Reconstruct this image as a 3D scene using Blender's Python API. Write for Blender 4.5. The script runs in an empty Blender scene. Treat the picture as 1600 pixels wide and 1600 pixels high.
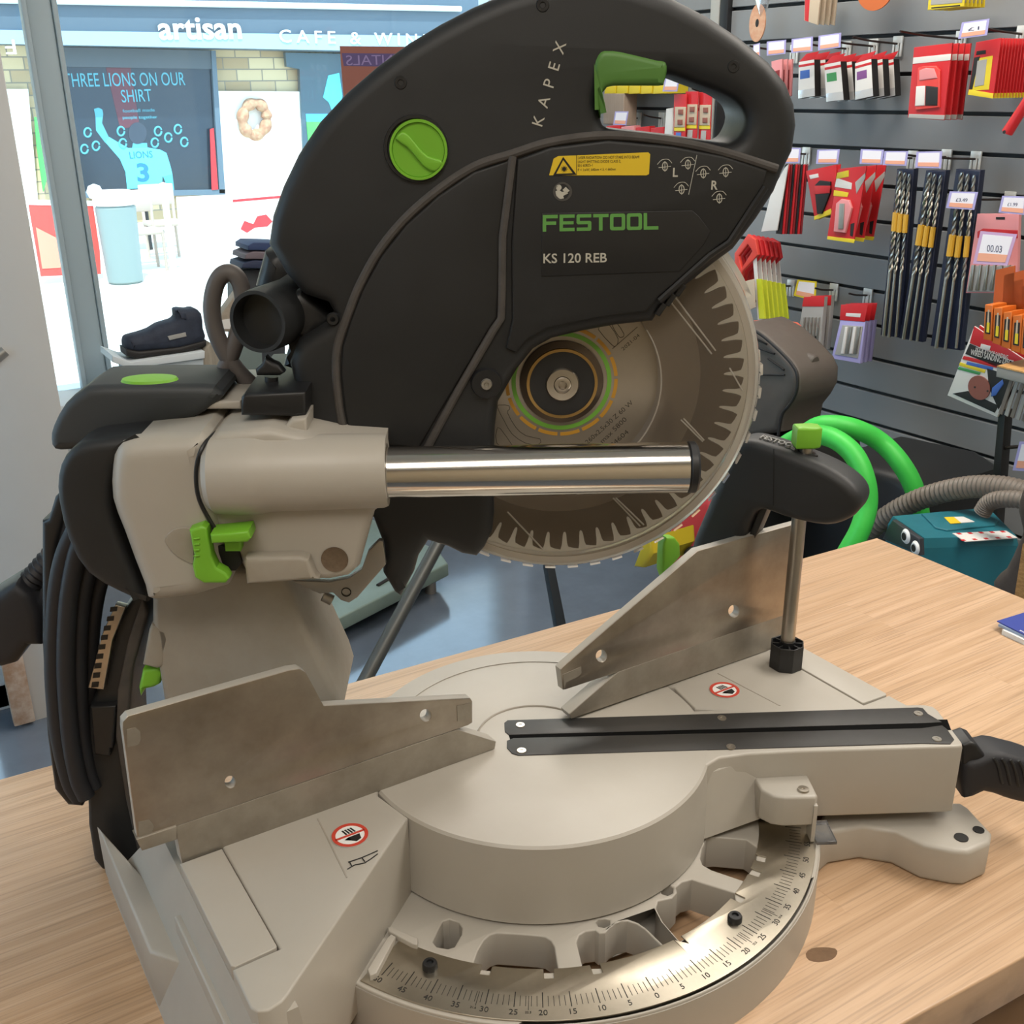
import bpy, bmesh, math, random
from mathutils import Vector, Matrix
D = bpy.data
SC = bpy.context.scene
COL = SC.collection
R_ = math.radians
random.seed(7)

# ---------------------------------------------------------------- camera (solved from the saw's mitre scale)
FPX = 1686.54
PITCH, ROLL, YAW = 0.377048, -0.0112057, -0.5502727
CAM = Vector((-0.40425, -0.62711, 0.60027))
_r = Vector((math.cos(YAW), math.sin(YAW), 0)); _f = Vector((-math.sin(YAW), math.cos(YAW), 0)); _z = Vector((0, 0, 1))
FWD = _f*math.cos(PITCH) - _z*math.sin(PITCH)
_u = _f*math.sin(PITCH) + _z*math.cos(PITCH)
RGT = _r*math.cos(ROLL) + _u*math.sin(ROLL)
UPV = -_r*math.sin(ROLL) + _u*math.cos(ROLL)
cd = D.cameras.new('camera'); cam = D.objects.new('camera', cd); COL.objects.link(cam)
cd.sensor_width = 36; cd.lens = FPX/1600*36; cd.clip_start = 0.02; cd.clip_end = 200
m = Matrix.Identity(4)
for i in range(3):
    m[i][0] = RGT[i]; m[i][1] = UPV[i]; m[i][2] = -FWD[i]; m[i][3] = CAM[i]
cam.matrix_world = m
SC.camera = cam
# ---------------------------------------------------------------- world, sun, room lamps, exposure
SC.view_settings.view_transform = 'Standard'; SC.view_settings.look = 'None'
SC.view_settings.gamma = 1; SC.view_settings.use_curve_mapping = False
SC.view_settings.exposure = 0.42
w = D.worlds.new('sky'); SC.world = w; w.use_nodes = True
nt = w.node_tree; nt.nodes.clear()
bg = nt.nodes.new('ShaderNodeBackground'); wo = nt.nodes.new('ShaderNodeOutputWorld')
bg.inputs['Color'].default_value = (0.62, 0.80, 1.0, 1); bg.inputs['Strength'].default_value = 3.2
nt.links.new(bg.outputs[0], wo.inputs[0])
def lamp(name, kind, loc, energy, color, size=None, sizey=None, aim=None):
    l = D.lights.new(name, kind); l.energy = energy; l.color = color
    if kind == 'AREA':
        l.shape = 'RECTANGLE'; l.size = size; l.size_y = sizey or size
    if kind == 'SUN': l.angle = R_(0.6)
    o = D.objects.new(name, l); COL.objects.link(o); o.location = loc
    if aim is not None:
        o.rotation_euler = (Vector(aim)-Vector(loc)).to_track_quat('-Z', 'Y').to_euler()
    return o
lamp('sun', 'SUN', (0, 0, 10), 5.5, (1, .97, .9), aim=(1.5, 5.5, 0))
WARM = (1.0, .92, .82)
for nm, x, y, e, sx, sy in LAMPS if 'LAMPS' in globals() else (
        ('ceiling_lamp', 1.2, -.5, 32, .7, 1.5), ('ceiling_lamp', 1.2, 1.5, 28, .7, 1.5),
        ('ceiling_lamp', -.8, -1.0, 18, 1.5, .6)):
    lamp(nm, 'AREA', (x, y, 1.72), e, WARM, sx, sy, aim=(x, y, 0))

# ---------------------------------------------------------------- frames and measuring
def frame(x, y, z, o=(0, 0, 0)):
    M = Matrix.Identity(4)
    for i in range(3):
        M[i][0], M[i][1], M[i][2], M[i][3] = x[i], y[i], z[i], o[i]
    return M
BA = R_(60.17)                                   # mitre angle the saw is set to
BV = Vector((math.sin(BA), -math.cos(BA), 0)); TV = Vector((-math.cos(BA), -math.sin(BA), 0))
FB = frame(BV, _z, TV)                           # blade plane: x along the cut, y up, z towards the viewer
FF = frame((1, 0, 0), (0, 0, 1), (0, -1, 0))     # fence plane
FH = Matrix.Identity(4)                          # horizontal
FHB = frame(BV, -TV, _z)                         # horizontal, turned along the cut
WD = R_(2.5)
WDIR = Vector((-math.sin(WD), math.cos(WD), 0)); WN = Vector((-math.cos(WD), -math.sin(WD), 0))
W0 = Vector((2.141, 1.462, 0))
FW = frame(-WDIR, _z, WN, W0)                    # slatwall: x to the right, y up, z out of the wall
def FY(y): return frame((1, 0, 0), (0, 0, 1), (0, -1, 0), (0, y, 0))   # a wall facing the shop at distance y
def upx(p, M, w=0.0):
    d = FWD + RGT*((p[0]-800)/FPX) - UPV*((p[1]-800)/FPX)
    Mi = M.inverted(); o = Mi @ CAM; dl = Mi.to_3x3() @ d
    t = (w-o.z)/dl.z
    q = o + dl*t
    return (q.x, q.y)
def at(p, M, w=0.0):
    q = upx(p, M, w); return M @ Vector((q[0], q[1], w))

# ---------------------------------------------------------------- meshes
def bm_mesh(bm, name='m'):
    bmesh.ops.recalc_face_normals(bm, faces=bm.faces)
    me = D.meshes.new(name); bm.to_mesh(me); bm.free(); return me
def catmull(pts, n, closed=True):
    if n < 2: return [(p[0], p[1]) for p in pts]
    out = []; N = len(pts)
    for i in range(N if closed else N-1):
        p1, p2 = pts[i], pts[(i+1) % N]
        p0 = pts[i-1] if (closed or i > 0) else p1
        p3 = pts[(i+2) % N] if (closed or i+2 < N) else p2
        if len(p1) > 2: p0 = p1
        if len(p2) > 2: p3 = p2
        if len(p1) > 2 and len(p2) > 2: out.append((p1[0], p1[1])); continue
        for k in range(n):
            t = k/n; o = []
            for a in (0, 1):
                o.append(.5*(2*p1[a]+(p2[a]-p0[a])*t+(2*p0[a]-5*p1[a]+4*p2[a]-p3[a])*t*t+(3*p1[a]-p0[a]-3*p2[a]+p3[a])*t**3))
            out.append(tuple(o))
    if not closed: out.append((pts[-1][0], pts[-1][1]))
    return out
def slab(pts, w0, w1, M=FB, bevel=0.0, holes=(), px=True, at_=None, smooth=0, res=2):
    """prism of a traced outline between w0 and w1 of a frame, with rounded edges"""
    aw = w1 if at_ is None else at_
    loops = []
    for k, L in enumerate([pts]+list(holes)):
        L = catmull(L, smooth)
        loops.append([upx(p, M, aw) for p in L] if px else L)
    c = D.curves.new('c', 'CURVE'); c.dimensions = '2D'; c.fill_mode = 'BOTH'
    for L in loops:
        s = c.splines.new('POLY'); s.points.add(len(L)-1)
        for i, q in enumerate(L): s.points[i].co = (q[0], q[1], 0, 1)
        s.use_cyclic_u = True
    h = (w1-w0)/2; b = min(bevel, h*.98)
    c.extrude = h-b
    if b > 0: c.bevel_depth = b; c.bevel_resolution = res; c.offset = -b
    o = D.objects.new('c', c); me = D.meshes.new_from_object(o)
    D.objects.remove(o); D.curves.remove(c)
    bm = bmesh.new(); bm.from_mesh(me); D.meshes.remove(me)
    bmesh.ops.remove_doubles(bm, verts=bm.verts, dist=1e-6)
    bm.transform(M @ Matrix.Translation((0, 0, (w0+w1)/2)))
    return bm_mesh(bm)
def box(c, s, M=FH, bevel=0.0, seg=2):
    bm = bmesh.new(); bmesh.ops.create_cube(bm, size=1)
    bm.transform(Matrix.Translation(c) @ Matrix.Diagonal((s[0], s[1], s[2], 1)))
    if bevel: bmesh.ops.bevel(bm, geom=bm.edges[:], offset=bevel, segments=seg, affect='EDGES', profile=.5)
    bm.transform(M); return bm_mesh(bm)
def loft(A, B, M=FH):
    """solid between two polygons of 3D points with equal count"""
    bm = bmesh.new(); n = len(A)
    a = [bm.verts.new(p) for p in A]; b = [bm.verts.new(p) for p in B]
    bm.faces.new(a); bm.faces.new(b)
    for i in range(n): bm.faces.new((a[i], a[(i+1) % n], b[(i+1) % n], b[i]))
    bm.transform(M); return bm_mesh(bm)
def lathe(prof, M, n=64, a0=0, a1=360):
    """profile of (radius, height) turned about the frame's z"""
    bm = bmesh.new(); full = abs(a1-a0) >= 359.9; k = n if full else n+1
    rings = []
    for r, h in prof:
        if r < 1e-7: rings.append([bm.verts.new((0, 0, h))]); continue
        rings.append([bm.verts.new((r*math.cos(R_(a0+(a1-a0)*i/n)), r*math.sin(R_(a0+(a1-a0)*i/n)), h)) for i in range(k)])
    for A, B in zip(rings, rings[1:]):
        for i in range(n):
            j = (i+1) % k
            if len(A) == 1 and len(B) == 1: continue
            if len(A) == 1: bm.faces.new((A[0], B[i], B[j]))
            elif len(B) == 1: bm.faces.new((A[i], A[j], B[0]))
            else: bm.faces.new((A[i], A[j], B[j], B[i]))
    bm.transform(M); return bm_mesh(bm)
def axis(p, d):
    d = Vector(d).normalized(); x = d.orthogonal().normalized(); y = d.cross(x)
    return frame(x, y, d, p)
def cyl(p, q, r, r2=None, n=32, bev=0.0):
    p, q = Vector(p), Vector(q); L = (q-p).length; r2 = r if r2 is None else r2
    b = bev
    prof = [(0, 0), (r-b, 0)]+([(r, b)] if b else [])+([(r2, L-b)] if b else [])+[(r2-b, L), (0, L)]
    return lathe(prof, axis(p, q-p), n)
def tube(pts, r, n=14, sub=6, closed=False, ribs=None):
    P = [Vector(p) for p in pts]
    if sub > 1:
        out = []; N = len(P)
        for i in range(N if closed else N-1):
            p1, p2 = P[i], P[(i+1) % N]
            p0 = P[i-1] if (closed or i > 0) else p1*2-p2
            p3 = P[(i+2) % N] if (closed or i+2 < N) else p2*2-p1
            for k in range(sub):
                t = k/sub
                out.append(.5*(2*p1+(p2-p0)*t+(2*p0-5*p1+4*p2-p3)*t*t+(3*p1-p0-3*p2+p3)*t**3))
        if not closed: out.append(P[-1])
        P = out
    bm = bmesh.new(); rings = []; N = len(P)
    tan = [((P[(i+1) % N] if (closed or i < N-1) else P[i])-(P[i-1] if (closed or i > 0) else P[i])).normalized() for i in range(N)]
    nrm = tan[0].orthogonal().normalized()
    for i in range(N):
        nrm = (nrm-tan[i]*nrm.dot(tan[i])).normalized(); bi = tan[i].cross(nrm)
        rr = r(i/(N-1)) if callable(r) else r
        if ribs and i % 2: rr *= ribs
        rings.append([bm.verts.new(P[i]+(nrm*math.cos(2*math.pi*k/n)+bi*math.sin(2*math.pi*k/n))*rr) for k in range(n)])
    for i in range(N if closed else N-1):
        A, B = rings[i], rings[(i+1) % N]
        for k in range(n): bm.faces.new((A[k], A[(k+1) % n], B[(k+1) % n], B[k]))
    if not closed: bm.faces.new(rings[0]); bm.faces.new(rings[-1])
    return bm_mesh(bm)
def sector(r0, r1, a0, a1, z0, z1, n=48):
    """ring sector on the turntable axis; angles in degrees from -Y towards +X"""
    A = [R_(a0+(a1-a0)*i/n) for i in range(n+1)]
    pts = [(r1*math.sin(a), -r1*math.cos(a)) for a in A]+[(r0*math.sin(a), -r0*math.cos(a)) for a in A[::-1]]
    return slab(pts, z0, z1, FH, px=False)
def text(s, size, M, w=0.0, ext=0.0002, align='LEFT', bold=0.0, sp=1.0, sx=1.0, shear=0.0):
    c = D.curves.new('t', 'FONT'); c.body = s; c.size = size; c.extrude = ext; c.align_x = align
    c.offset = bold*size; c.space_character = sp; c.shear = shear; c.resolution_u = 3
    o = D.objects.new('t', c); me = D.meshes.new_from_object(o); D.objects.remove(o); D.curves.remove(c)
    me.transform(M @ Matrix.Translation((0, 0, w)) @ Matrix.Diagonal((sx, 1, 1, 1))); return me
def textpx(s, p, q, h, M, w, **k):
    """text whose baseline runs from pixel p to pixel q on plane w of frame M, cap height h metres"""
    a = Vector(upx(p, M, w)).to_3d(); b = Vector(upx(q, M, w)).to_3d()
    ang = math.atan2(b.y-a.y, b.x-a.x); size = h/.729
    me = text(s, size, Matrix.Identity(4), **k)
    xs = [v.co.x for v in me.vertices]; L = max(xs)-min(xs); sx = (b-a).length/L
    me.transform(M @ Matrix.Translation((a.x, a.y, w)) @ Matrix.Rotation(ang, 4, 'Z') @ Matrix.Diagonal((sx, 1, 1, 1)) @ Matrix.Translation((-min(xs), 0, 0)))
    return me
def tagp(o, label=None, cat=None, group=None, kind=None):
    if label: o['label'] = label
    if cat: o['category'] = cat
    if group: o['group'] = group
    if kind: o['kind'] = kind
    return o
ROOT = {}
def thing(name, loc, label, cat, group=None):
    o = D.objects.new(name, None); COL.objects.link(o); o.location = loc; o.empty_display_size = .05
    ROOT[o.name] = Vector(loc); return tagp(o, label, cat, group)
def part(name, pieces, mt, parent=None, label=None, cat=None, group=None, kind=None, org=None, ang=35):
    if not isinstance(pieces, (list, tuple)): pieces = [pieces]
    bm = bmesh.new()
    for me in pieces: bm.from_mesh(me)
    for me in set(pieces): D.meshes.remove(me)
    if parent is not None: org = ROOT[parent.name]
    elif org is None:
        cs = [v.co for v in bm.verts]
        org = Vector(((min(c.x for c in cs)+max(c.x for c in cs))/2, (min(c.y for c in cs)+max(c.y for c in cs))/2, min(c.z for c in cs)))
    org = Vector(org)
    bmesh.ops.translate(bm, verts=bm.verts, vec=-org)
    me = D.meshes.new(name); bm.to_mesh(me); bm.free()
    me.materials.append(mt)
    me.shade_smooth(); me.set_sharp_from_angle(angle=R_(ang))
    o = D.objects.new(name, me); COL.objects.link(o)
    if parent is not None: o.parent = parent
    else: o.location = org
    ROOT[o.name] = org
    return tagp(o, label, cat, group, kind)
def dup(o, off, label=None, parent=None):
    c = o.copy(); COL.objects.link(c); ROOT[c.name] = ROOT[o.name]
    if parent is None:
        c.location = o.location+Vector(off)
        if label: c['label'] = label
    else: c.parent = parent
    for ch in list(o.children): dup(ch, off, None, c)
    return c

# ---------------------------------------------------------------- materials
def lin(h):
    h = h.lstrip('#'); v = [int(h[i:i+2], 16)/255 for i in (0, 2, 4)]
    return tuple((x/12.92 if x <= .04045 else ((x+.055)/1.055)**2.4) for x in v)+(1,)
MATS = {}
def mat(name, col, rough=.5, metal=0.0, var=0.0, vscale=30.0, col2=None, bump=0.0, bscale=200.0, alpha=1.0, emit=0.0, spec=.5, stretch=None, aniso=0.0):
    if name in MATS: return MATS[name]
    mt = D.materials.new(name); mt.use_nodes = True; MATS[name] = mt
    nt = mt.node_tree; N = nt.nodes; L = nt.links; b = N['Principled BSDF']
    b.inputs['Base Color'].default_value = lin(col); b.inputs['Roughness'].default_value = rough
    b.inputs['Metallic'].default_value = metal; b.inputs['Specular IOR Level'].default_value = spec
    if aniso: b.inputs['Anisotropic'].default_value = aniso
    if alpha < 1: b.inputs['Alpha'].default_value = alpha
    if emit: b.inputs['Emission Color'].default_value = lin(col); b.inputs['Emission Strength'].default_value = emit
    if var or bump:
        tc = N.new('ShaderNodeTexCoord'); mp = N.new('ShaderNodeMapping'); L.new(tc.outputs['Object'], mp.inputs[0])
        if stretch: mp.inputs['Scale'].default_value = stretch
    if var:
        n = N.new('ShaderNodeTexNoise'); n.inputs['Scale'].default_value = vscale; n.inputs['Detail'].default_value = 5; n.inputs['Roughness'].default_value = .65
        L.new(mp.outputs[0], n.inputs['Vector'])
        r = N.new('ShaderNodeMapRange'); r.inputs['From Min'].default_value = .38; r.inputs['From Max'].default_value = .68
        L.new(n.outputs['Fac'], r.inputs['Value'])
        mx = N.new('ShaderNodeMix'); mx.data_type = 'RGBA'
        mx.inputs['A'].default_value = lin(col)
        c2 = lin(col2) if col2 else tuple(x*.6 for x in lin(col)[:3])+(1,)
        k = var; a = lin(col)
        mx.inputs['B'].default_value = tuple(a[i]*(1-k)+c2[i]*k for i in range(3))+(1,)
        L.new(r.outputs[0], mx.inputs['Factor']); L.new(mx.outputs['Result'], b.inputs['Base Color'])
        rr = N.new('ShaderNodeMapRange'); rr.inputs['To Min'].default_value = rough*.85; rr.inputs['To Max'].default_value = min(1, rough*1.25)
        L.new(n.outputs['Fac'], rr.inputs['Value']); L.new(rr.outputs[0], b.inputs['Roughness'])
    if bump:
        n2 = N.new('ShaderNodeTexNoise'); n2.inputs['Scale'].default_value = bscale; n2.inputs['Detail'].default_value = 3
        L.new(mp.outputs[0], n2.inputs['Vector'])
        bp = N.new('ShaderNodeBump'); bp.inputs['Strength'].default_value = bump; bp.inputs['Distance'].default_value = .001
        L.new(n2.outputs['Fac'], bp.inputs['Height']); L.new(bp.outputs[0], b.inputs['Normal'])
    return mt
def glassy(name, tint, mix, rough=.08, dirt='#8a7d6a', trans=0.0):
    """thin clear plastic / window glass: transparent with dirt and a gloss"""
    mt = D.materials.new(name); mt.use_nodes = True; nt = mt.node_tree; N = nt.nodes; L = nt.links; N.clear()
    o = N.new('ShaderNodeOutputMaterial'); t = N.new('ShaderNodeBsdfTransparent'); t.inputs[0].default_value = lin(tint)
    d = N.new('ShaderNodeBsdfPrincipled'); d.inputs['Base Color'].default_value = lin(dirt); d.inputs['Roughness'].default_value = .5
    if trans:
        tl = N.new('ShaderNodeBsdfTranslucent'); tl.inputs[0].default_value = lin(dirt)
        mt_ = N.new('ShaderNodeMixShader'); mt_.inputs[0].default_value = trans; L.new(d.outputs[0], mt_.inputs[1]); L.new(tl.outputs[0], mt_.inputs[2]); d = mt_
    g = N.new('ShaderNodeBsdfGlossy'); g.inputs['Roughness'].default_value = rough
    m1 = N.new('ShaderNodeMixShader'); m1.inputs[0].default_value = mix
    L.new(t.outputs[0], m1.inputs[1]); L.new(d.outputs[0], m1.inputs[2])
    f = N.new('ShaderNodeFresnel'); f.inputs[0].default_value = 1.35
    m2 = N.new('ShaderNodeMixShader'); L.new(f.outputs[0], m2.inputs[0]); L.new(m1.outputs[0], m2.inputs[1]); L.new(g.outputs[0], m2.inputs[2])
    L.new(m2.outputs[0], o.inputs[0]); MATS[name] = mt
    return mt
CAST = mat('cast_grey', '#a9a49b', .42, var=.10, vscale=18, col2='#8f8675', bump=.02, bscale=900)
CASTD = mat('cast_grey_dusty', '#9c968b', .5, var=.25, vscale=30, col2='#7f7361')
BLK = mat('black_plastic', '#1e2022', .5, var=.2, vscale=25, col2='#2c2c2c', bump=.05, bscale=1500)
BLK2 = mat('black_smooth', '#1b1c1e', .42, var=.1, vscale=20, col2='#2b2a28')
BLKP = mat('black_panel', '#191a1b', .55, var=.2, vscale=40, col2='#252525', bump=.04, bscale=1800)
RIB = mat('dusty_ridge', '#4b4744', .7, var=.4, vscale=60, col2='#323130')
RUB = mat('rubber', '#202126', .6)
GRN = mat('green_plastic', '#74b32f', .42, var=.08)
GRN2 = mat('green_trigger', '#4f7c35', .5)
CHROME = mat('chrome', '#d9d5cf', .15, 1.0)
STEEL = mat('steel', '#b8b2a8', .3, 1.0, var=.25, vscale=30, col2='#8d8478')
FENCE = mat('worn_aluminium', '#b3aba0', .36, 1.0, var=.55, vscale=14, col2='#7c7166', aniso=.3)
FENCE2 = mat('painted_fence', '#9d978c', .4, .5, var=.5, vscale=22, col2='#6f675c')
SCALEM = mat('scale_metal', '#b9b1a2', .3, 1.0, var=.25, vscale=60, col2='#8f8778')
INK = mat('black_ink', '#151412', .6)
BLADE = mat('blade_steel', '#a39e98', .42, .6, var=.25, vscale=25, col2='#7b756e', aniso=.4)
ZINC = mat('zinc', '#a8a49c', .4, .8, var=.2, vscale=40)
BRASS = mat('gold_ring', '#a98a55', .35, .9)
WHITE = mat('white_paint', '#e4e4e2', .5)
WHTXT = mat('grey_white_print', '#b9b6aa', .55)
GRNTXT = mat('green_print', '#5e9a4a', .5)
YEL = mat('yellow_label', '#e0bf2c', .45)
REDR = mat('red_ring', '#c2402f', .5)
GUARD = glassy('guard_plastic', '#f4f0ea', .15, .1, '#9c948a')
GUARDR = glassy('guard_rim_plastic', '#fbf8f2', .46, .1, '#f8f3ea', .5)
GUARDB = glassy('guard_back_plastic', '#fbf8f2', .72, .1, '#fbf8f2', .5)
CLEAR = glassy('clear_plastic', '#f4f6f8', .12, .12, '#c9ccd2')
PANE = glassy('window_glass', '#eef8fb', .04, .02, '#c5d8de')
def wood(name, c1, c2, c3, plank=.095, rough=.34):
    mt = D.materials.new(name); mt.use_nodes = True; nt = mt.node_tree; N = nt.nodes; L = nt.links; b = N['Principled BSDF']; b.inputs['Roughness'].default_value = rough
    tc = N.new('ShaderNodeTexCoord')
    # staves: brick pattern gives each board its own tone
    br = N.new('ShaderNodeTexBrick'); br.offset = .37; br.inputs['Scale'].default_value = 1
    br.inputs['Brick Width'].default_value = 1.1; br.inputs['Row Height'].default_value = plank; br.inputs['Mortar Size'].default_value = .0006
    br.inputs['Color1'].default_value = (0, 0, 0, 1); br.inputs['Color2'].default_value = (1, 1, 1, 1); br.inputs['Mortar'].default_value = (.35, .35, .35, 1)
    L.new(tc.outputs['Object'], br.inputs['Vector'])
    mp = N.new('ShaderNodeMapping'); mp.inputs['Scale'].default_value = (1.3, 34, 10); L.new(tc.outputs['Object'], mp.inputs[0])
    ad = N.new('ShaderNodeVectorMath'); ad.operation = 'ADD'; L.new(mp.outputs[0], ad.inputs[0])
    sc = N.new('ShaderNodeVectorMath'); sc.operation = 'SCALE'; sc.inputs['Scale'].default_value = 7; L.new(br.outputs['Color'], sc.inputs[0]); L.new(sc.outputs[0], ad.inputs[1])
    n = N.new('ShaderNodeTexNoise'); n.inputs['Scale'].default_value = 2.2; n.inputs['Detail'].default_value = 8; n.inputs['Roughness'].default_value = .62; n.inputs['Distortion'].default_value = .8
    L.new(ad.outputs[0], n.inputs['Vector'])
    cr = N.new('ShaderNodeValToRGB'); e = cr.color_ramp.elements
    e[0].position = .3; e[0].color = lin(c2); e[1].position = .62; e[1].color = lin(c1)
    L.new(n.outputs['Fac'], cr.inputs[0])
    mx = N.new('ShaderNodeMix'); mx.data_type = 'RGBA'; mx.blend_type = 'MIX'; mx.inputs['B'].default_value = lin(c3)
    ml = N.new('ShaderNodeMath'); ml.operation = 'MULTIPLY'; ml.inputs[1].default_value = .38
    L.new(br.outputs['Color'], ml.inputs[0]); L.new(ml.outputs[0], mx.inputs['Factor']); L.new(cr.outputs[0], mx.inputs['A'])
    # fine pores
    mp2 = N.new('ShaderNodeMapping'); mp2.inputs['Scale'].default_value = (4.5, 300, 20); L.new(tc.outputs['Object'], mp2.inputs[0])
    n2 = N.new('ShaderNodeTexNoise'); n2.inputs['Scale'].default_value = 1.5; n2.inputs['Detail'].default_value = 3; L.new(mp2.outputs[0], n2.inputs['Vector'])
    r2 = N.new('ShaderNodeMapRange'); r2.inputs['From Min'].default_value = .35; r2.inputs['From Max'].default_value = .5; r2.inputs['To Min'].default_value = .72; r2.inputs['To Max'].default_value = 1
    L.new(n2.outputs['Fac'], r2.inputs['Value'])
    mu = N.new('ShaderNodeMix'); mu.data_type = 'RGBA'; mu.blend_type = 'MULTIPLY'; mu.inputs['Factor'].default_value = .8
    L.new(mx.outputs['Result'], mu.inputs['A']); L.new(r2.outputs[0], mu.inputs['B']); L.new(mu.outputs['Result'], b.inputs['Base Color'])
    bp = N.new('ShaderNodeBump'); bp.inputs['Strength'].default_value = .12; bp.inputs['Distance'].default_value = .001; L.new(n2.outputs['Fac'], bp.inputs['Height']); L.new(bp.outputs[0], b.inputs['Normal'])
    return mt
OAK = wood('oak_worktop', '#c9a98a', '#ad8c6b', '#bb9977')
PINE = wood('pine', '#d0a468', '#b5864a', '#c2975a')
# ================================================================ MITRE SAW
ZT, ZS = .1107, .0451                      # table top and mitre scale heights above the bench
saw = thing('mitre_saw', (0, 0, 0), 'large black and grey sliding mitre saw standing on the wooden bench', 'saw')
def P(name, pieces, mt, parent=None, label=None, ang=35): return part(name, pieces, mt, parent or saw, label, ang=ang)
def hol(c, r, n=20): return [(c[0]+r*math.cos(2*math.pi*i/n), c[1]+r*math.sin(2*math.pi*i/n)) for i in range(n)]
def pxs(L, M, w, s=0): return [upx(p, M, w) for p in catmull(L, s)]
# ---- base casting
zd = .0438
ring = [R_(-74+158*i/70) for i in range(71)]
deck_out = [(.2285*math.sin(a), -.2285*math.cos(a)) for a in ring]+[(.130*math.sin(a), -.130*math.cos(a)) for a in ring[::-1]]
pock = [
 [(741,1501),(747,1484),(756,1469),(765,1461),(776,1457.5),(802,1459),(840,1462),(852,1464),(861,1470),(866,1479),(870,1505),(873,1519),(800,1520),(738,1513)],
 [(911,1513),(901,1472),(905,1461),(915,1455),(930,1453),(936,1458),(946,1457),(953,1449),(965,1441),(980,1438.5),(995,1443.7),(1007,1452),(1034,1478),(1000,1500),(960,1512)],
 [(1036,1440),(1025,1419),(1028,1408),(1050,1403),(1058,1394),(1056,1386),(1066,1378),(1081,1374),(1098,1380),(1147,1395),(1150,1412),(1110,1445),(1062,1470)],
 [(1094,1341),(1097,1325),(1105,1309),(1119,1308),(1166,1312),(1184,1325),(1180,1350),(1162,1376),(1112,1359),(1098,1351)],
 [(676,1471),(686,1450),(692,1439),(702,1436),(717,1441),(722,1450),(721,1460),(710,1479),(700,1482),(682,1479)],
 [(931,1440),(935,1436),(945,1435),(953,1437),(953,1445),(944,1449),(935,1447)],
 [(1031,1389),(1036,1384),(1046,1383),(1052,1387),(1051,1395),(1043,1399),(1034,1396)]]
deck = slab(deck_out, .014, zd, FH, .0012, holes=[pxs(h, FH, zd) for h in pock], px=False)
lip = sector(.2262, .2292, -74, 84, 0.0, .0415)
wall_in = sector(.205, .2265, -74, 84, 0.004, .03); shade_ring = sector(.205, .2265, 84, 286, .004, .04)  # unseen rear ring added to keep light out of the deck pockets
def mir(L): return [(-x, y) for x, y in L][::-1]
wing = [(-.1348, -.0395), (-.2666, -.1482), (-.2715, -.1515), (-.2805, -.1535), (-.2862, -.151), (-.2885, -.146), (-.2880, -.1125), (-.2580, -.1115), (-.2580, .062), (-.1, .062), (-.142, -.004)]
wl = slab(wing, .018, ZT, FH, .0016, px=False); wr = slab(mir(wing), .018, ZT, FH, .0016, px=False)
# feet and the sloping skirt at the left end
skL = loft([(-.2880, -.150, .100), (-.2880, .060, .100), (-.262, .060, .100), (-.262, -.150, .100)],
           [(-.3172, -.1500, .0), (-.3172, .150, .0), (-.250, .150, .0), (-.250, -.150, .0)])
legL = slab([(-.317, -.004), (-.2985, -.03), (-.2985, .062), (-.317, .158)], 0, .052, FH, .003, px=False)
skR = loft([(.2880, -.115, .100), (.2880, .060, .100), (.262, .060, .100), (.262, -.115, .100)],
           [(.300, -.115, .0), (.300, .150, .0), (.250, .150, .0), (.250, -.115, .0)])
footR = slab([(1258,1338),(1300,1300),(1349,1292),(1400,1300),(1445,1322),(1493,1331),(1514,1332),(1547,1317),(1550,1302),(1513,1262),(1500,1254),(1400,1254),(1290,1262)], 0, .034, FH, .004, at_=.033,
             holes=[pxs(hol((1502,1309), 10), FH, .033), ] if False else [])
footL = slab(mir([(.337,-.197),(.274,-.219),(.235,-.19),(.23,-.12),(.30,-.12)]), 0, .034, FH, .004, px=False)
ribs = [slab([(-.2985, -.150), (-.2925, -.150), (-.2925, -.01), (-.2985, -.01)], .03, .078, FH, .002, px=False)]
base = P('base', [deck, lip, wall_in, shade_ring, wl, wr, skL, legL, skR, footR, footL]+ribs, CAST)
P('foot_hole', [lathe([(0, 0), (.0055, 0), (.0055, .0006), (0, .0006)], Matrix.Translation(at((1502,1309), FH, .0342)), 24),
                lathe([(0, 0), (.0045, 0), (.0045, .0006), (0, .0006)], Matrix.Translation(at((1529,1297), FH, .0342)), 24)], INK, base, 'dark bolt hole')
ext = [(-.2588, -.0015), (-.2588, -.1085), (-.2600, -.1100), (-.2862, -.1115), (-.2880, -.1095), (-.2880, -.0015)]
for e in (ext, mir(ext)): P('table_extension', slab(e, .100, ZT+.0004, FH, .0008, px=False), CAST)
for sgn in (-1, 1):
    a = Vector((-.19, -.006)); b_ = Vector((-.1975, -.075))
    P('table_joint', slab([(sgn*(a.x-.0006), a.y), (sgn*(a.x+.0004), a.y), (sgn*(b_.x+.0004), b_.y), (sgn*(b_.x-.0006), b_.y)], ZT-.001, ZT+.0003, FH, px=False), CASTD, base, 'brown dirty joint line')
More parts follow.
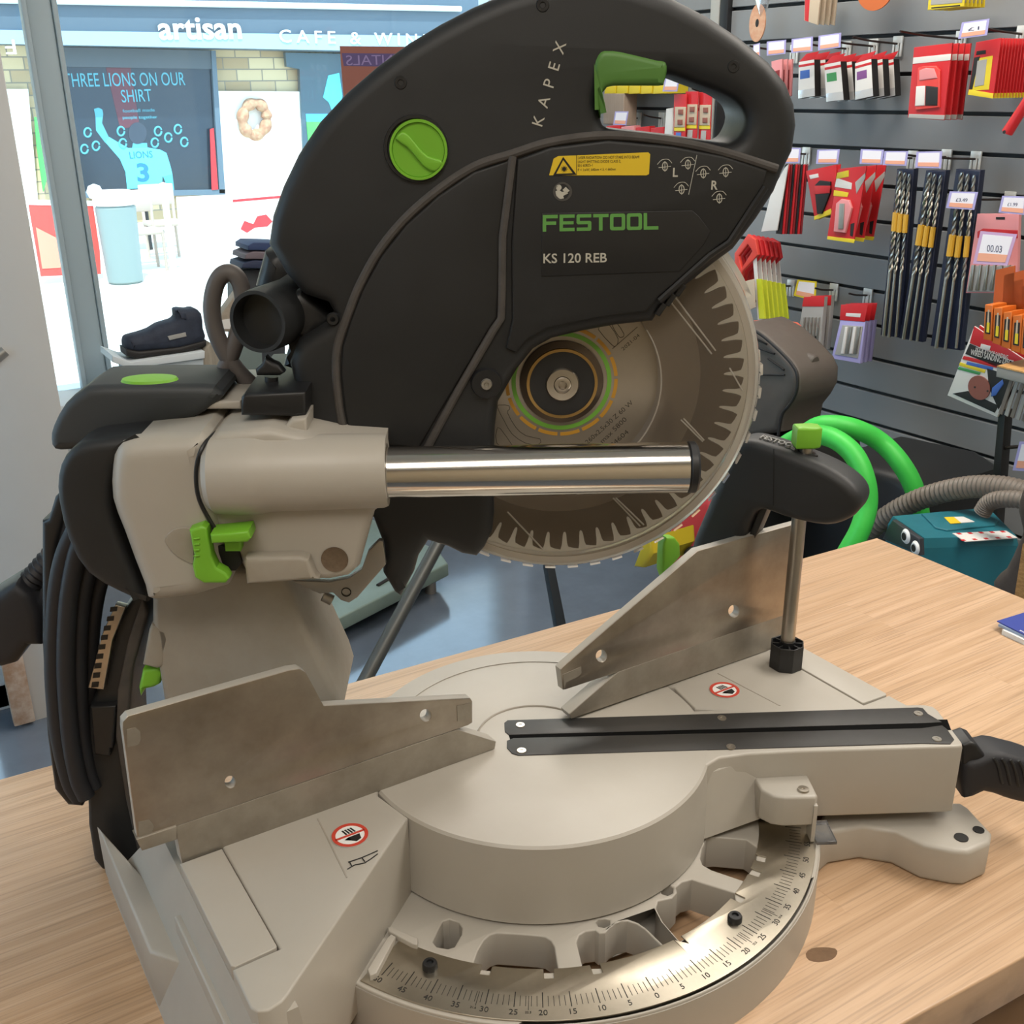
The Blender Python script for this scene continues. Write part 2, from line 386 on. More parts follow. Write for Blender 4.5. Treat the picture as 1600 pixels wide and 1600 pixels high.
# hand warning stickers
def hand(c, r):
    M = Matrix.Translation((c[0], c[1], ZT+.0004))
    s = P('warning_sticker', lathe([(0, 0), (r, 0), (r, .0003), (0, .0003)], M, 40), WHITE, base, 'round white no-hands sticker with red ring')
    P('red_ring', [lathe([(r*.80, .0003), (r*.80, .0006), (r, .0006), (r, .0003)], M, 40), slab([(-r*.85, -r*.07), (r*.85, -r*.07), (r*.85, r*.07), (-r*.85, r*.07)], .0003, .0006, M, px=False)], REDR, s)
    hd = [slab([(-r*.42, -r*.25), (-r*.15, -r*.15), (-r*.1, -r*.5), (r*.1, -r*.68), (r*.42, -r*.55), (r*.5, -r*.15), (-r*.1, -r*.15)], .0003, .0005, M, px=False)]
    for k in range(4): hd.append(slab([(-r*.2+k*r*.17, r*.12), (-r*.1+k*r*.17, r*.12), (-r*.18+k*r*.16, r*.55), (-r*.28+k*r*.16, r*.55)], .0003, .0005, M, px=False))
    P('hand_symbol', hd, INK, s)
hand(upx((547,1306), FH, ZT), .0128); hand(upx((1132,1079), FH, ZT), .0128)
P('glue_mark', [tube([at(p, FH, ZT+.0005) for p in L], .0004, 5, 2) for L in ([(590,1329),(565,1340),(544,1347)], [(590,1334),(570,1348),(555,1351),(543,1358)], [(546,1346),(550,1354)], [(566,1341),(570,1346)])], INK, base, 'dark glue scratch left by a lost sticker')
# ---- mitre scale
rs0, rs1 = .1820, .2256
def sdir(a): return R_(a-11.6)
A0, A1 = -52.5, 66
pts = [(rs1*math.sin(sdir(A0+(A1-A0)*i/90)), -rs1*math.cos(sdir(A0+(A1-A0)*i/90))) for i in range(91)]
inn = []
for i in range(91):
    a = A1+(A0-A1)*i/90; inn.append((a, rs0))
notch = [47, 41.5, 31.5, 11.7, -8.5, -18.5, -31.6]     # detent slots, degrees on the scale
inn = sorted(inn+[(n+d, r) for n in notch for d, r in ((1.1, rs0), (1.0, .1905), (-1.0, .1905), (-1.1, rs0))], key=lambda t: -t[0])
inn = [t for t in inn if not any(abs(t[0]-n) < .99 and t[1] == rs0 for n in notch)]
pts += [(r*math.sin(sdir(a)), -r*math.cos(sdir(a))) for a, r in inn]
scale = P('mitre_scale', slab(pts, zd, ZS, FH, .0003, px=False), SCALEM, None, 'engraved metal degree scale')
tk = []
def tick(a, r0, r1, wd):
    s, c = math.sin(sdir(a)), -math.cos(sdir(a)); nx, ny = -c, s
    return slab([(s*r0+nx*wd, c*r0+ny*wd), (s*r1+nx*wd, c*r1+ny*wd), (s*r1-nx*wd, c*r1-ny*wd), (s*r0-nx*wd, c*r0-ny*wd)], ZS-.0002, ZS+.00012, FH, px=False)
for a in range(-50, 61):
    five = a % 5 == 0
    tk.append(tick(a, .2025 if five else .2055, .215 if five else .2140, .00033 if five else .0002))
for a in (-31.6, -22.5, 22.5, 31.6): tk.append(tick(a, .2055, .2172, .0002))
P('degree_marks', tk, INK, scale, 'black degree marks')
nm = []
for a in range(-50, 56, 5):
    M = Matrix.Rotation(sdir(a), 4, 'Z') @ Matrix.Translation((0, -.2212, ZS))
    nm.append(text(str(abs(a)), .0062, M, .0001, .0001, 'CENTER'))
for a, s in ((-31.9, '31.6'), (-22.5, '22.5'), (22.7, '22.5'), (31.8, '31.6')):
    M = Matrix.Rotation(sdir(a), 4, 'Z') @ Matrix.Translation((0, -.2198, ZS)); nm.append(text(s, .0024, M, .0001, .0001, 'CENTER'))
P('degree_numbers', nm, INK, scale, 'black degree numbers')
for p in ((672,1512), (1148,1438)):
    q = at(p, FH, ZS)
    s = P('scale_screw', lathe([(0, 0), (.0052, 0), (.0052, .0035), (.0045, .0048), (.0025, .005), (.0022, .0035), (0, .0035)], Matrix.Translation(q), 24), BLK2, scale, 'black screw')
P('scale_stop', slab([(574,1514),(604,1466),(611,1459),(618,1463),(588,1520),(578,1524)], .043, .0500, FH, .0008), CAST)
P('scale_stop', slab([(606,1449),(612,1447),(653,1466),(652,1476),(645,1475),(607,1455)], .043, .0490, FH, .0008), CAST)
# ---- turntable and its arm
TT = P('turntable', [lathe([(0, .046), (.1415, .046), (.1392, ZT-.0018), (.1374, ZT), (0, ZT)], FH, 128)], CAST)
P('rear_step', [lathe([(.118, ZT), (.118, ZT+.0008), (.1372, ZT+.0008), (.1376, ZT)], FH, 60, 40, 160)], CAST, TT)
gc = Vector(upx((836,1152), FH, ZT))
P('pivot_groove', [tube([(gc.x+.047*math.cos(R_(a)), gc.y+.047*math.sin(R_(a)), ZT+.0002) for a in range(18, 150, 6)], .0010, 6, 1)], CASTD, TT, 'dark curved groove round the pivot')
armp = [(.115, .0300), (.300, .0305), (.3300, .0300), (.3370, .0265), (.3385, .020), (.3385, -.027), (.3370, -.0315), (.332, -.0325), (.205, -.0330), (.165, -.0345), (.142, -.0385), (.128, -.050), (.115, -.052)]
armt = slab(armp, .047, ZT-.00012, FHB, .0022, px=False)
arm = P('table_arm', [armt, loft([(.16, -.0335, ZT-.010), (.115, -.052, ZT-.010), (.10, -.03, ZT-.010)], [(.21, -.0335, .06), (.125, -.058, .047), (.10, -.03, .047)], FHB)], CAST)
ins = [slab([(788,1129),(793,1125),(1434,1105),(1442,1106),(1450,1115),(1472,1128),(1440,1129.5),(795,1148),(789,1143)], ZT-.002, ZT+.0007, FH, .0004),
       slab([(792,1157),(802,1153),(1440,1137.5),(1472,1133),(1480,1139),(1491,1155),(1485,1162),(1440,1161),(810,1180),(800,1177),(792,1168)], ZT-.002, ZT+.0007, FH, .0004)]
insert = P('kerf_insert', ins, mat('insert_dark_grey', '#2c2b2a', .42, var=.2, vscale=40), None, 'black plastic insert strip')
P('kerf_slot', slab([(792,1140),(1480,1124),(1486,1140),(800,1164)], ZT-.003, ZT+.0003, FH), mat('slot_black', '#060606', .9, spec=.1), insert, 'dark slot between the strips')
for p in ((813,1133), (815,1173), (1128,1122), (1142,1167), (1435,1115), (1464,1155)):
    q = at(p, FH, ZT+.0007)
    P('insert_screw', [lathe([(.0012, .0001), (.0014, .0006), (.0036, .0006), (.0038, 0)], Matrix.Translation(q), 20), lathe([(0, .0002), (.0013, .0002)], Matrix.Translation(q), 8)], STEEL, insert, 'bright countersunk screw')
# pointer bracket on the arm
ptr = slab([(.172, -.033), (.1735, -.050), (.181, -.058), (.190, -.0605), (.213, -.0605), (.2155, -.058), (.2155, -.031)], .060, .0875, FHB, .0025, px=False)
pb = P('pointer_bracket', [ptr, slab([(.2125, -.062), (.2155, -.062), (.2155, -.050), (.2125, -.050)], .046, .080, FHB, .0005, px=False)], CAST)
q = FHB @ Vector((.206, -.052, .0875))
P('bracket_screw', lathe([(0, .001), (.0012, .001), (.0015, .0016), (.0042, .0016), (.0046, 0)], Matrix.Translation(q), 20), STEEL, pb, 'bright screw')
P('scale_pointer', slab([(.2160, -.0400), (.2320, -.0400), (.2320, -.0665), (.2160, -.0665)], .0462, .0495, FHB, .0006, px=False), CLEAR, pb, 'clear plastic pointer')
# mitre handle at the arm's end
hx = [at((1512,1165), FB, .02), ]
hs = [slab([(1508,1252),(1508,1200),(1530,1190),(1560,1180),(1590,1186),(1625,1196),(1650,1215),(1650,1262),(1600,1258),(1570,1250),(1540,1241)], -.012, .022, FB, .007, smooth=2)]
mh = P('mitre_handle', hs, RUB, None, 'black rubber mitre handle')
P('latch_lever', slab([(1505,1212),(1505,1165),(1518,1160),(1528,1164),(1545,1187),(1545,1193),(1530,1197),(1518,1214)], -.006, .018, FB, .003), BLK2, mh)
P('grip_ribs', [tube([at((1553+k*13, 1184+k*1.5), FB, .0222), at((1560+k*13, 1196+k*2), FB, .0232), at((1566+k*13, 1224+k*2), FB, .0226)], .0012, 6, 3) for k in range(4)], BLK, mh)
# ---- fences
def fence(nm, L, d, mt, holes=()):
    f = P(nm, slab(L, -.0008, 0, FF, .0004, holes=holes), mt)
    P('fence_body', slab(L, -d, -.0008, FF, .0005, at_=0, holes=holes), CAST, f, 'light grey painted back and edges')
    return f
def fh(c, r=.0045):
    x, z = upx(c, FF, 0); k = r*2100
    return [(c[0]+k*.92*math.cos(i*.314), c[1]+k*1.02*math.sin(i*.314)) for i in range(20)]
fence('lower_fence', [(285,1350),(274,1292),(714,1140),(775,1159),(773,1170)], .013, FENCE2)
fence('lower_fence', [(893,1123),(890,1116),(966,1050),(1240,956),(1236,1004)], .013, FENCE2)
uf = fence('sliding_fence', [(215,1312),(192,1140),(192,1128),(200,1119),(453,1047),(468,1045),(478,1051),(506,1103),(735,1091),(738,1096),(738,1129),(732,1133)], .008, FENCE, [fh((665,1118)), fh((360,1222))])
for L in ([(714,1103),(736,1098),(736,1122),(715,1127)], [(198,1140),(212,1137),(219,1143),(220,1156),(216,1164),(199,1168)], [(216,1285),(232,1281),(240,1288),(239,1298),(232,1304),(217,1309)]):
    P('fence_recess', slab(L, 0, .0004, FF), FENCE2, uf)
P('fence_foot', slab([(213,1312), (276,1291), (277,1312), (222,1330)], -.010, .002, FF, .0008), FENCE2, uf)
ufr = fence('sliding_fence', [(880,1078),(876,1046),(882,1040),(1090,861),(1165,840),(1250,817),(1241,956),(969,1049),(885,1077)], .008, FENCE, [fh((940,1025)), fh((1147,955))])
P('fence_recess', slab([(880,1054),(908,1042),(909,1052),(902,1058),(885,1066),(882,1076)], 0, .0004, FF), FENCE2, ufr)
P('fence_lock', slab([(1036,893),(1038,850),(1042,840),(1055,840),(1063,850),(1064,870),(1050,885),(1040,905)], -.03, -.02, FF, .002), GRN, ufr, 'green fence lock lever')
# ---- column
P('column', [slab([(236,915),(300,890),(440,895),(470,965),(527,1085),(535,1110),(470,1150),(260,1130),(236,985)], -.055, .035, FB, .006)], CASTD)
P('pivot_bolt', [cyl(at((505,931), FB, .03), at((519,938), FB, .03), .004, n=20)], ZINC)
# bevel arm on the left of the column
ba = P('bevel_bracket', [slab([(225,925),(231,960),(205,1050),(198,1130),(205,1250),(222,1335),(212,1360),(160,1362),(146,1345),(137,1290),(135,1210),(137,1110),(148,1085),(180,970),(205,940)], -.045, .012, FB, .004)], BLK, None, 'black curved bevel bracket')
P('bracket_flange', slab([(222,935),(230,960),(206,1050),(200,1130),(208,1250),(222,1330),(216,1340),(196,1250),(180,1150),(183,1080),(200,1000)], .010, .018, FB, .002), RIB, ba)
P('wear_block', [slab([(141,1105),(181,1103),(176,1170),(172,1170),(172,1182),(147,1180),(146,1170)], .011, .020, FB, .002)], BLK2, ba)
bs = P('bevel_scale', slab([(137,1075),(160,990),(180,945),(196,949),(176,1000),(162,1078)], .012, .019, FB, .0008), STEEL, None, 'steel strip with square slots')
hl = []
for k in range(9):
    t = k/8; x = 149+t*29; y = 1070-t*118; s_ = 4.5-t*.4
    x += -4*math.sin(t*3.14)
    hl.append(slab([(x-5.5, y-s_+1), (x+5.5, y-s_), (x+4.5, y+s_-1), (x-6.5, y+s_)], .0188, .0194, FB))
P('slot_holes', hl, INK, bs, 'dark square slots')
P('bevel_stop', slab([(222,1040),(232,985),(236,975),(262,985),(266,1000),(256,1042),(245,1046)], .012, .035, FB, .003), CASTD)
P('stop_bolt', cyl(at((262,1030), FB, .03), at((270,1033), FB, .03), .005, n=20), ZINC)
P('bevel_lock', [slab([(216,1075),(222,1048),(248,1044),(253,1052),(249,1070),(240,1075),(226,1078),(219,1090)], .012, .030, FB, .003)], GRN, None, 'green bevel lock knob')
# ---- cable store and lead
cs = P('cable_holder', [slab([(64,815),(74,812),(84,778),(92,770),(103,771),(106,790),(90,850),(80,950),(80,1100),(92,1200),(110,1238),(133,1252),(128,1262),(105,1260),(84,1235),(72,1150),(64,1000)], -.05, .01, FB, .004)], BLK2, None, 'black cable holder strap')
def fbp(L, t): return [at(p, FB, t) for p in L]
for L, t in (([(124,815),(100,870),(88,940),(84,1050),(93,1150),(110,1222),(126,1248)], .018), ([(132,830),(117,880),(106,950),(103,1050),(110,1150),(122,1215),(135,1245)], .022),
             ([(150,850),(134,900),(125,960),(122,1050),(127,1140),(136,1200),(146,1230)], .012), ([(165,880),(150,930),(142,990),(140,1060),(143,1140),(150,1200),(158,1225)], .0)):
    P('power_cable', tube(fbp(L, t), .0068, 14, 5), RUB)
pl = P('mains_plug', [slab([(-40,950),(0,925),(22,912),(45,932),(60,960),(64,1012),(42,1012),(22,1040),(0,1046),(-40,1046)], -.06, -.015, FB, .008, smooth=0)], RUB, None, 'black mains plug')
P('strain_relief', [tube(fbp([(82,870),(62,893),(44,913),(24,935)], -.035), .010, 16, 6, ribs=.82)], RUB, pl)
# ---- swivel head and rail housing (grey)
rear = slab([(190,690),(215,676),(300,671),(330,676),(346,760),(356,850),(362,905),(250,928),(232,905),(200,820),(182,770),(182,720)], -.10, .078, FB, .013, at_=.06, res=4, smooth=2)
front = slab([(322,690),(340,676),(420,668),(520,690),(600,695),(600,790),(585,800),(562,885),(545,900),(515,906),(480,905),(390,905),(372,872),(355,855),(330,810),(308,760),(308,715)], -.075, .072, FB, .006, at_=.07)
RZ, RT = .3610, .065
def fb(s, z, t): return FB @ Vector((s, z, t))
tubeh = lathe([(0, 0), (.0225, 0), (.0262, .004), (.0275, .018), (.0275, .030), (.0272, .034), (.0258, .040), (.0248, .115), (.0236, .1180), (.0185, .1180), (.0185, .100)], axis(fb(-.2190, RZ+.0015, RT), BV), 64)
P('swivel_housing', [rear], CAST)
P('rail_housing', [front, tubeh, lathe([(0, 0), (.0262, 0), (.0275, .03), (.0248, .118), (0, .118)], axis(fb(-.2190, RZ+.0015, -RT), BV), 48)], CAST)
P('clamp_block', slab([(381,880),(383,872),(468,870),(482,875),(492,900),(498,906),(385,914)], .070, .083, FB, .003), CASTD)
P('dirt_recess', [lathe([(0, 0), (.0086, 0), (.0092, .0004)], frame(BV, _z, TV, at((523,874), FB, .0722)), 32)], mat('sawdust_brown', '#6a5a48', .85, var=.4, vscale=300, col2='#4a3e32'), None, 'round recess full of brown dust')
P('shadow_gap', tube([at((x, y), FB, t) for x, y, t in ((374,652,-.02), (350,667,.03), (328,684,.066), (314,704,.0775), (307,730,.0782), (307,760,.0782), (313,785,.0782), (327,812,.0782), (340,832,.0782))], .0014, 8, 4), BLK2, None, 'dark joint line')
P('end_cap', slab([(140,680),(180,673),(234,668),(238,676),(214,690),(191,716),(184,775),(202,835),(236,915),(238,925),(200,910),(150,880),(120,830),(105,770),(104,730),(115,700)], -.085, .070, FB, .007, at_=.05, res=4, smooth=2), BLK, None, 'black end cap behind the swivel')
P('scallop', slab([(257,845),(265,832),(280,825),(298,827),(302,850),(302,880),(292,878),(272,866)], .0775, .0792, FB, .0006, smooth=3), CASTD)
lv = P('bevel_lever', [slab([(295,829),(315,822),(323,826),(330,870),(338,888),(352,896),(358,905),(352,912),(318,912),(304,903),(300,885),(303,868),(300,855)], .076, .088, FB, .002)], GRN, None, 'green bevel lever with ridges')
P('lever_ridges', [tube([at((303, 842+k*9), FB, .0884), at((312, 841+k*9), FB, .0884)], .0006, 6, 1) for k in range(4)], GRN, lv)
P('release_lever', [slab([(328,836),(388,830),(392,842),(386,848),(330,850)], .072, .092, FB, .002), slab([(350,848),(376,846),(376,862),(352,862)], .07, .082, FB, .001)], GRN, None, 'green release lever')
P('lever_well', slab([(330,850),(374,860),(378,880),(368,892),(345,892),(334,872)], .070, .0735, FB, .0005), INK, None, 'dark pocket')
P('mark_plate', [slab([(457,908),(500,928),(520,926),(533,938),(545,942),(558,934),(603,882),(598,846),(592,845),(575,862),(565,890),(545,904),(515,910)], .028, .034, FB, .0006)], ZINC, None, 'zinc plate with pin')
P('plate_pin', lathe([(.0030, 0), (.0030, .0006), (.0036, .0006), (.0036, 0)], frame(BV, _z, TV, at((541,925), FB, .0341)), 24), INK)
# grip on top
gp = P('carry_grip', [slab([(100,668),(104,648),(122,615),(150,592),(180,586),(330,585),(352,590),(362,602),(345,618),(318,636),(285,648),(230,668),(180,680),(130,685),(106,684)], -.030, .034, FB, .007, at_=.004, smooth=2, res=4)], mat('grip_hazed', '#34383b', .55, bump=.05, bscale=1500), None, 'black carrying grip')  # black plastic with the haze over the grip mixed into its colour
P('grip_button', lathe([(0, .002), (.017, .0015), (.018, 0)], frame(BV, -TV, _z, at((234,594), FH, .4285)) @ Matrix.Diagonal((1, .62, 1, 1)), 32), GRN, gp, 'green oval button')
# trunnion bracket under the dust port
tb = P('pivot_bracket', [slab([(376,650),(376,622),(382,615),(478,612),(478,652)], -.06, .055, FB, .003)], BLK2)
P('bracket_plate', slab([(320,628),(376,626),(376,640),(320,640)], -.06, .03, FB, .002), CAST, tb)
P('wing_screw', [slab([(398,578),(408,570),(414,558),(424,566),(434,570),(444,583),(436,588),(400,588)], .018, .030, FB, .003), cyl(at((424,588), FB, .024), at((424,602), FB, .024), .0045)], BLK2, tb)
P('pivot_horn', slab([(440,672),(455,655),(480,652),(480,692),(395,692),(400,676)], -.03, .06, FB, .003), CAST)
# ---- sliding rails
for sg in (1, -1):
    r = P('rail', cyl(fb(-.112, RZ, RT*sg), fb(.0985, RZ-.0006, RT*sg), .0171, n=64), CHROME, None, 'chrome slide rail')
    P('rail_end_cap', cyl(fb(.0985, RZ-.0006, RT*sg), fb(.1055, RZ-.0006, RT*sg), .0174, n=48, bev=.0015), BLK2, r, 'black end cap')
# ---- saw head
HB = [(424,378),(430,335),(446,290),(470,240),(503,190),(545,145),(590,106),(640,69),(690,39),(740,13),(790,-8),(850,-25),(920,-32),(985,-22),(1043,-2),(1100,27),(1150,60),(1195,98),(1221,130),(1234,163),(1237,195),(1231,235),(1216,265),(1203,297),(1175,340),(1140,386),(1110,408),(1090,424),(1062,446),(1056,458),(1044,462),(1040,475),(1028,478),(1016,497),(960,503),(905,513),(860,524),(832,540),(808,570),(795,592),(778,622),(773,660),(771,712),(772,790),(769,822),(758,845),(745,860),(722,856),(700,845),(670,836),(655,860),(648,885),(628,922),(618,915),(600,885),(600,840),(585,800),(540,780),(500,760),(480,700),(472,640),(462,585),(456,560),(470,525),(512,500),(524,482),(516,468),(478,455),(452,425)]
HH = [(937,190),(933,160),(940,140),(953,131),(1020,130),(1040,117),(1085,132),(1125,147),(1150,165),(1158,187),(1150,210),(1138,221),(1122,223),(1060,214),(1000,207),(955,202),(944,198)]
head = P('blade_cover', [slab(HB, -.045, .030, FB, .011, at_=.012, res=4, holes=[catmull(HH, 3)])], BLK, None, 'black upper blade cover with handle')
def plate(name, L, w, b=.002, mt=None, par=None, s=0, th=.006, lab=None): return P(name, slab(L, w-th, w, FB, b, smooth=s), mt or BLKP, par or head, lab)
plate('cover_panel', [(797,250),(740,268),(684,306),(635,350),(596,399),(566,453),(547,503),(535,542),(532,582),(538,640),(548,690),(655,700),(766,512),(777,498),(779,455),(781,370),(790,300)], .0325)
plate('label_panel', [(808,249),(860,230),(950,219),(1050,228),(1130,243),(1200,266),(1192,292),(1138,374),(1108,396),(1030,464),(1010,488),(960,493),(905,503),(855,514),(826,530),(806,552),(790,545),(800,500),(799,380)], .0330)
plate('model_plate', [(847,333),(1082,329),(1092,338),(1110,362),(1100,382),(1062,424),(846,432)], .0337, .0004, BLK2)
P('cover_rib', [tube(fbp([(1214,264),(1130,238),(1050,221),(950,212),(862,222),(800,241),(742,260),(682,299),(630,345),(590,395),(560,450),(541,500),(528,540),(525,580),(531,640),(541,685)], .030), .0030, 10, 5)], RIB, head, 'dusty curved ridge')
P('cover_rib', [tube(fbp([(801,244),(794,300),(785,370),(784,460),(783,497),(770,517),(715,612),(663,708)], .031), .0028, 10, 1)], RIB, head, 'dusty straight ridge')
P('diagonal_edge', [tube(fbp([(1196,292),(1140,378),(1108,400),(1030,470)], .031), .0024, 8, 1)], BLK2, head)
P('cover_nib', [slab([(x-7,y+9),(x+5,y-10),(x+13,y-4),(x+1,y+13)], .015, .029, FB, .001) for x, y in ((1060,452),(1045,467),(1030,482))], BLK2, head)
for p, r in (((626,129), .0045), ((1146,104), .0042), ((848,8), .0045), ((520,499), .0045)):
    P('cover_screw', lathe([(r*.35, -.0002), (r*.4, .0008), (r*.8, .0008), (r, -.0006)], frame(BV, _z, TV, at(p, FB, .0298)), 24), BLK2, head)
bo = P('pivot_boss', lathe([(0, .004), (.0098, .004), (.0105, .002), (.011, -.004)], frame(BV, _z, TV, at((760,598), FB, .0305)), 32), BLK2, head)
P('boss_screw', lathe([(0, .0048), (.0014, .0048), (.0017, .0058), (.0034, .0058), (.0040, .004)], frame(BV, _z, TV, at((760,598), FB, .0305)), 24), ZINC, bo, 'bright steel screw')
kb = P('cover_knob', [lathe([(0, 0), (.0178, 0), (.0178, .0008), (.0160, .0020), (0, .0012)], frame(BV, _z, TV, at((654,234), FB, .0300)), 48),], GRN, head, 'green round knob')
kc = at((654,234), FB, .0305)
P('knob_bar', slab([(618,217),(628,206),(640,213),(652,228),(668,244),(688,250),(690,258),(680,268),(668,264),(660,258),(648,243),(635,229)], .0312, .0342, FB, .0012, smooth=2), GRN, kb)
P('knob_rim', lathe([(.0163, 0), (.0165, .003), (.0180, .003), (.0184, 0)], frame(BV, _z, TV, kc), 48), GRN, kb)
P('knob_seat', lathe([(.0178, .0), (.018, .0022), (.0198, .0022), (.0205, -.001)], frame(BV, _z, TV, at((650,232), FB, .0300)), 48), BLK2, head)
P('trigger', slab([(926,116),(928,95),(937,80),(950,78),(970,80),(1025,93),(1039,97),(1041,112),(1036,130),(1028,134),(958,134),(945,140),(938,153),(938,185),(934,165),(930,148)], -.004, .0318, FB, .004, at_=.026, smooth=2), GRN2, head, 'green trigger switch')
lb = P('laser_label', slab([(858,274),(865,248),(872,244),(1013,238),(1016,241),(1014,272),(1010,274)], .0330, .0333, FB), YEL, head, 'yellow laser warning label')
yl = [textpx(s, (903, y), (q, y-1.2), .0017, FB, .0333, ext=.0001) for s, y, q in (('LASER RADIATION- DO NOT STARE INTO BEAM!', 248.5, 999), ('LIGHT EMITTING DIODE CLASS 2,', 255, 970), ('EN 60825-1', 261, 926), ('P < 1mW, 640nm < λ < 660nm', 267.5, 962))]
tri = [(880,245),(901,273),(864,274.5)]
yl += [slab(tri, .0332, .0335, FB, holes=[[(880,250),(895,270.5),(869,271.5)]]),
       slab([(877+ (6 if k % 2 == 0 else 2.5)*math.cos(k*math.pi/10)+4.5, 264+(6 if k % 2 == 0 else 2.5)*math.sin(k*math.pi/10)) for k in range(20)], .0332, .0335, FB),
       tube(fbp([(901,240.5),(901,273)], .0334), .0002, 5, 1)]
P('label_print', yl, INK, lb, 'black warning text and laser triangle')
def glyphs(s, p, q, up, w):
    """wide square lettering drawn on plane w, baseline from pixel p to q"""
    t = .22; out = []; adv = 1/len(s); W = {}
    def rr(x0, y0, x1, y1, r=.12): return [(x0+r,y0),(x1-r,y0),(x1-r*.3,y0+r*.3),(x1,y0+r),(x1,y1-r),(x1-r*.3,y1-r*.3),(x1-r,y1),(x0+r,y1),(x0+r*.3,y1-r*.3),(x0,y1-r),(x0,y0+r),(x0+r*.3,y0+r*.3)]
    G = {'F': [[(0,0),(t,0),(t,.40),(.86,.40),(.86,.60),(t,.60),(t,.79),(.96,.79),(.96,1),(0,1)]],
         'E': [[(0,0),(.96,0),(.96,.2),(t,.2),(t,.41),(.9,.41),(.9,.6),(t,.6),(t,.8),(.96,.8),(.96,1),(0,1)]],
         'S': [[(.02,0),(.88,0),(.96,.08),(.96,.52),(.88,.60),(t,.60),(t,.80),(.95,.80),(.95,1),(.09,1),(.01,.92),(.01,.48),(.09,.40),(.74,.40),(.74,.2),(.02,.2)]],
         'T': [[(.37,0),(.60,0),(.60,.8),(.98,.8),(.98,1),(0,1),(0,.8),(.37,.8)]],
         'L': [[(0,0),(.94,0),(.94,.2),(t,.2),(t,1),(0,1)]], 'O': [rr(0,0,.97,1), rr(t,.2,.75,.8,.05)]}
    for i, ch in enumerate(s):
        L = [[(p[0]+(q[0]-p[0])*(i+u*.93)*adv+up[0]*v, p[1]+(q[1]-p[1])*(i+u*.93)*adv+up[1]*v) for u, v in g] for g in G[ch]]
        out.append(slab(L[0], w-.0004, w+.0002, FB, holes=L[1:]))
    return out
P('brand_lettering', glyphs('FESTOOL', (848,362), (1032,358.5), (0,-26), .0337), GRNTXT, head, 'green brand lettering')
P('model_lettering', [textpx('KS 120 REB', (849,411), (948,409.5), .0062, FB, .0337, bold=.012, ext=.0002)], WHTXT, head, 'white model lettering')
kl = []
for ch, p, q in (('K', (833,197), (838,184)), ('A', (840,169), (850,156)), ('P', (851,137), (857,125)), ('E', (864,108), (868,97)), ('X', (872,81), (882,69))):
    pass
kp = textpx('KAPEX', (847,198), (885,68), .0072, FB, .0301, sp=2.1, ext=.0002)
P('series_lettering', [kp], WHTXT, head, 'grey-white lettering up the cover')
# pictograms
def ring_px(c, rx, ry, w, n=24):
    o = [(c[0]+rx*math.cos(2*math.pi*i/n), c[1]+ry*math.sin(2*math.pi*i/n)) for i in range(n)]
    i_ = [(c[0]+rx*.72*math.cos(2*math.pi*i/n), c[1]+ry*.8*math.sin(2*math.pi*i/n)) for i in range(n)]
    return slab(o, w-.0003, w+.0002, FB, holes=[i_])
P('side_letter', textpx('L', (1051,276), (1059,276), .0056, FB, .033, bold=.02), WHTXT, head); P('side_letter', textpx('R', (1111,296), (1121,296), .0056, FB, .033, bold=.02), WHTXT, head)
for c in ((1039,260), (1075,257), (1065,296), (1099,271), (1134,269), (1124,310)):
    P('setting_symbol', [ring_px(c, 4.6, 7.5, .033), tube(fbp([(c[0]-10,c[1]+2),(c[0]+9,c[1])], .0332), .00022, 5, 1), tube(fbp([(c[0],c[1]-8),(c[0],c[1]+8)], .0332), .00022, 5, 1),
            tube(fbp([(c[0]-12,c[1]-3),(c[0]-5,c[1]-10),(c[0]+5,c[1]-11),(c[0]+11,c[1]-5)], .0332), .00022, 5, 3)], WHTXT, head, 'small white setting symbol')
P('divider_line', tube(fbp([(1089,242),(1076,304)], .0332), .0002, 5, 1), WHTXT, head)
P('reading_symbol', [lathe([(0, 0), (.0018, 0), (.0018, .0002), (0, .0002)], frame(BV, _z, TV, at((873,293), FB, .0331)), 20),
        slab([(868,299),(873,296),(878,300),(884,299),(888,302),(880,306),(881,310),(875,311),(869,306)], .0329, .0333, FB), slab([(879,297),(884,292),(890,298),(885,302)], .0329, .0333, FB)], WHTXT, head, 'white read-the-manual symbol')
P('symbol_ring', ring_px((879,299.5), 15, 15, .0331), mat('grey_line', '#454340', .6), head)
# ---- blade and guard
bc = (.0194, .4043); MB = FB @ Matrix.Translation((bc[0], bc[1], 0))
op = []
for k in range(60):
    a = 2*math.pi*k/60
    for da, r in ((0, .1300), (.030, .1292), (.058, .1278), (.064, .1250), (.066, .1190), (.071, .1163), (.078, .1155), (.086, .1163), (.091, .1195), (.096, .1260)):
        op.append((r*math.cos(-a-da), r*math.sin(-a-da)))
bl = P('saw_blade', slab(op, -.0012, .0012, MB, px=False), BLADE, None, 'round toothed saw blade')
P('tooth_band', slab([(x, y) for x, y in op], -.00125, .00135, MB, px=False, holes=[[(.0990*math.cos(k*.0785), .0990*math.sin(k*.0785)) for k in range(80)]]), mat('dark_tooth_steel', '#6b6055', .5, .5, var=.3, vscale=40), bl, 'darker tooth band')  # outer band of the blade in a darker, mottled steel colour
def rng(r0, r1, z0, z1): return lathe([(r0, z0), (r0, z1), (r1, z1), (r1, z0)], MB, 72)
P('blade_face', rng(.030, .0685, .0012, .0016), mat('blade_print_face', '#a29a8e', .36, .75, var=.15, vscale=40), bl)
P('green_ring', rng(.0325, .0355, .0016, .0020), mat('green_ring', '#6aa53a', .5), bl, 'green printed ring')
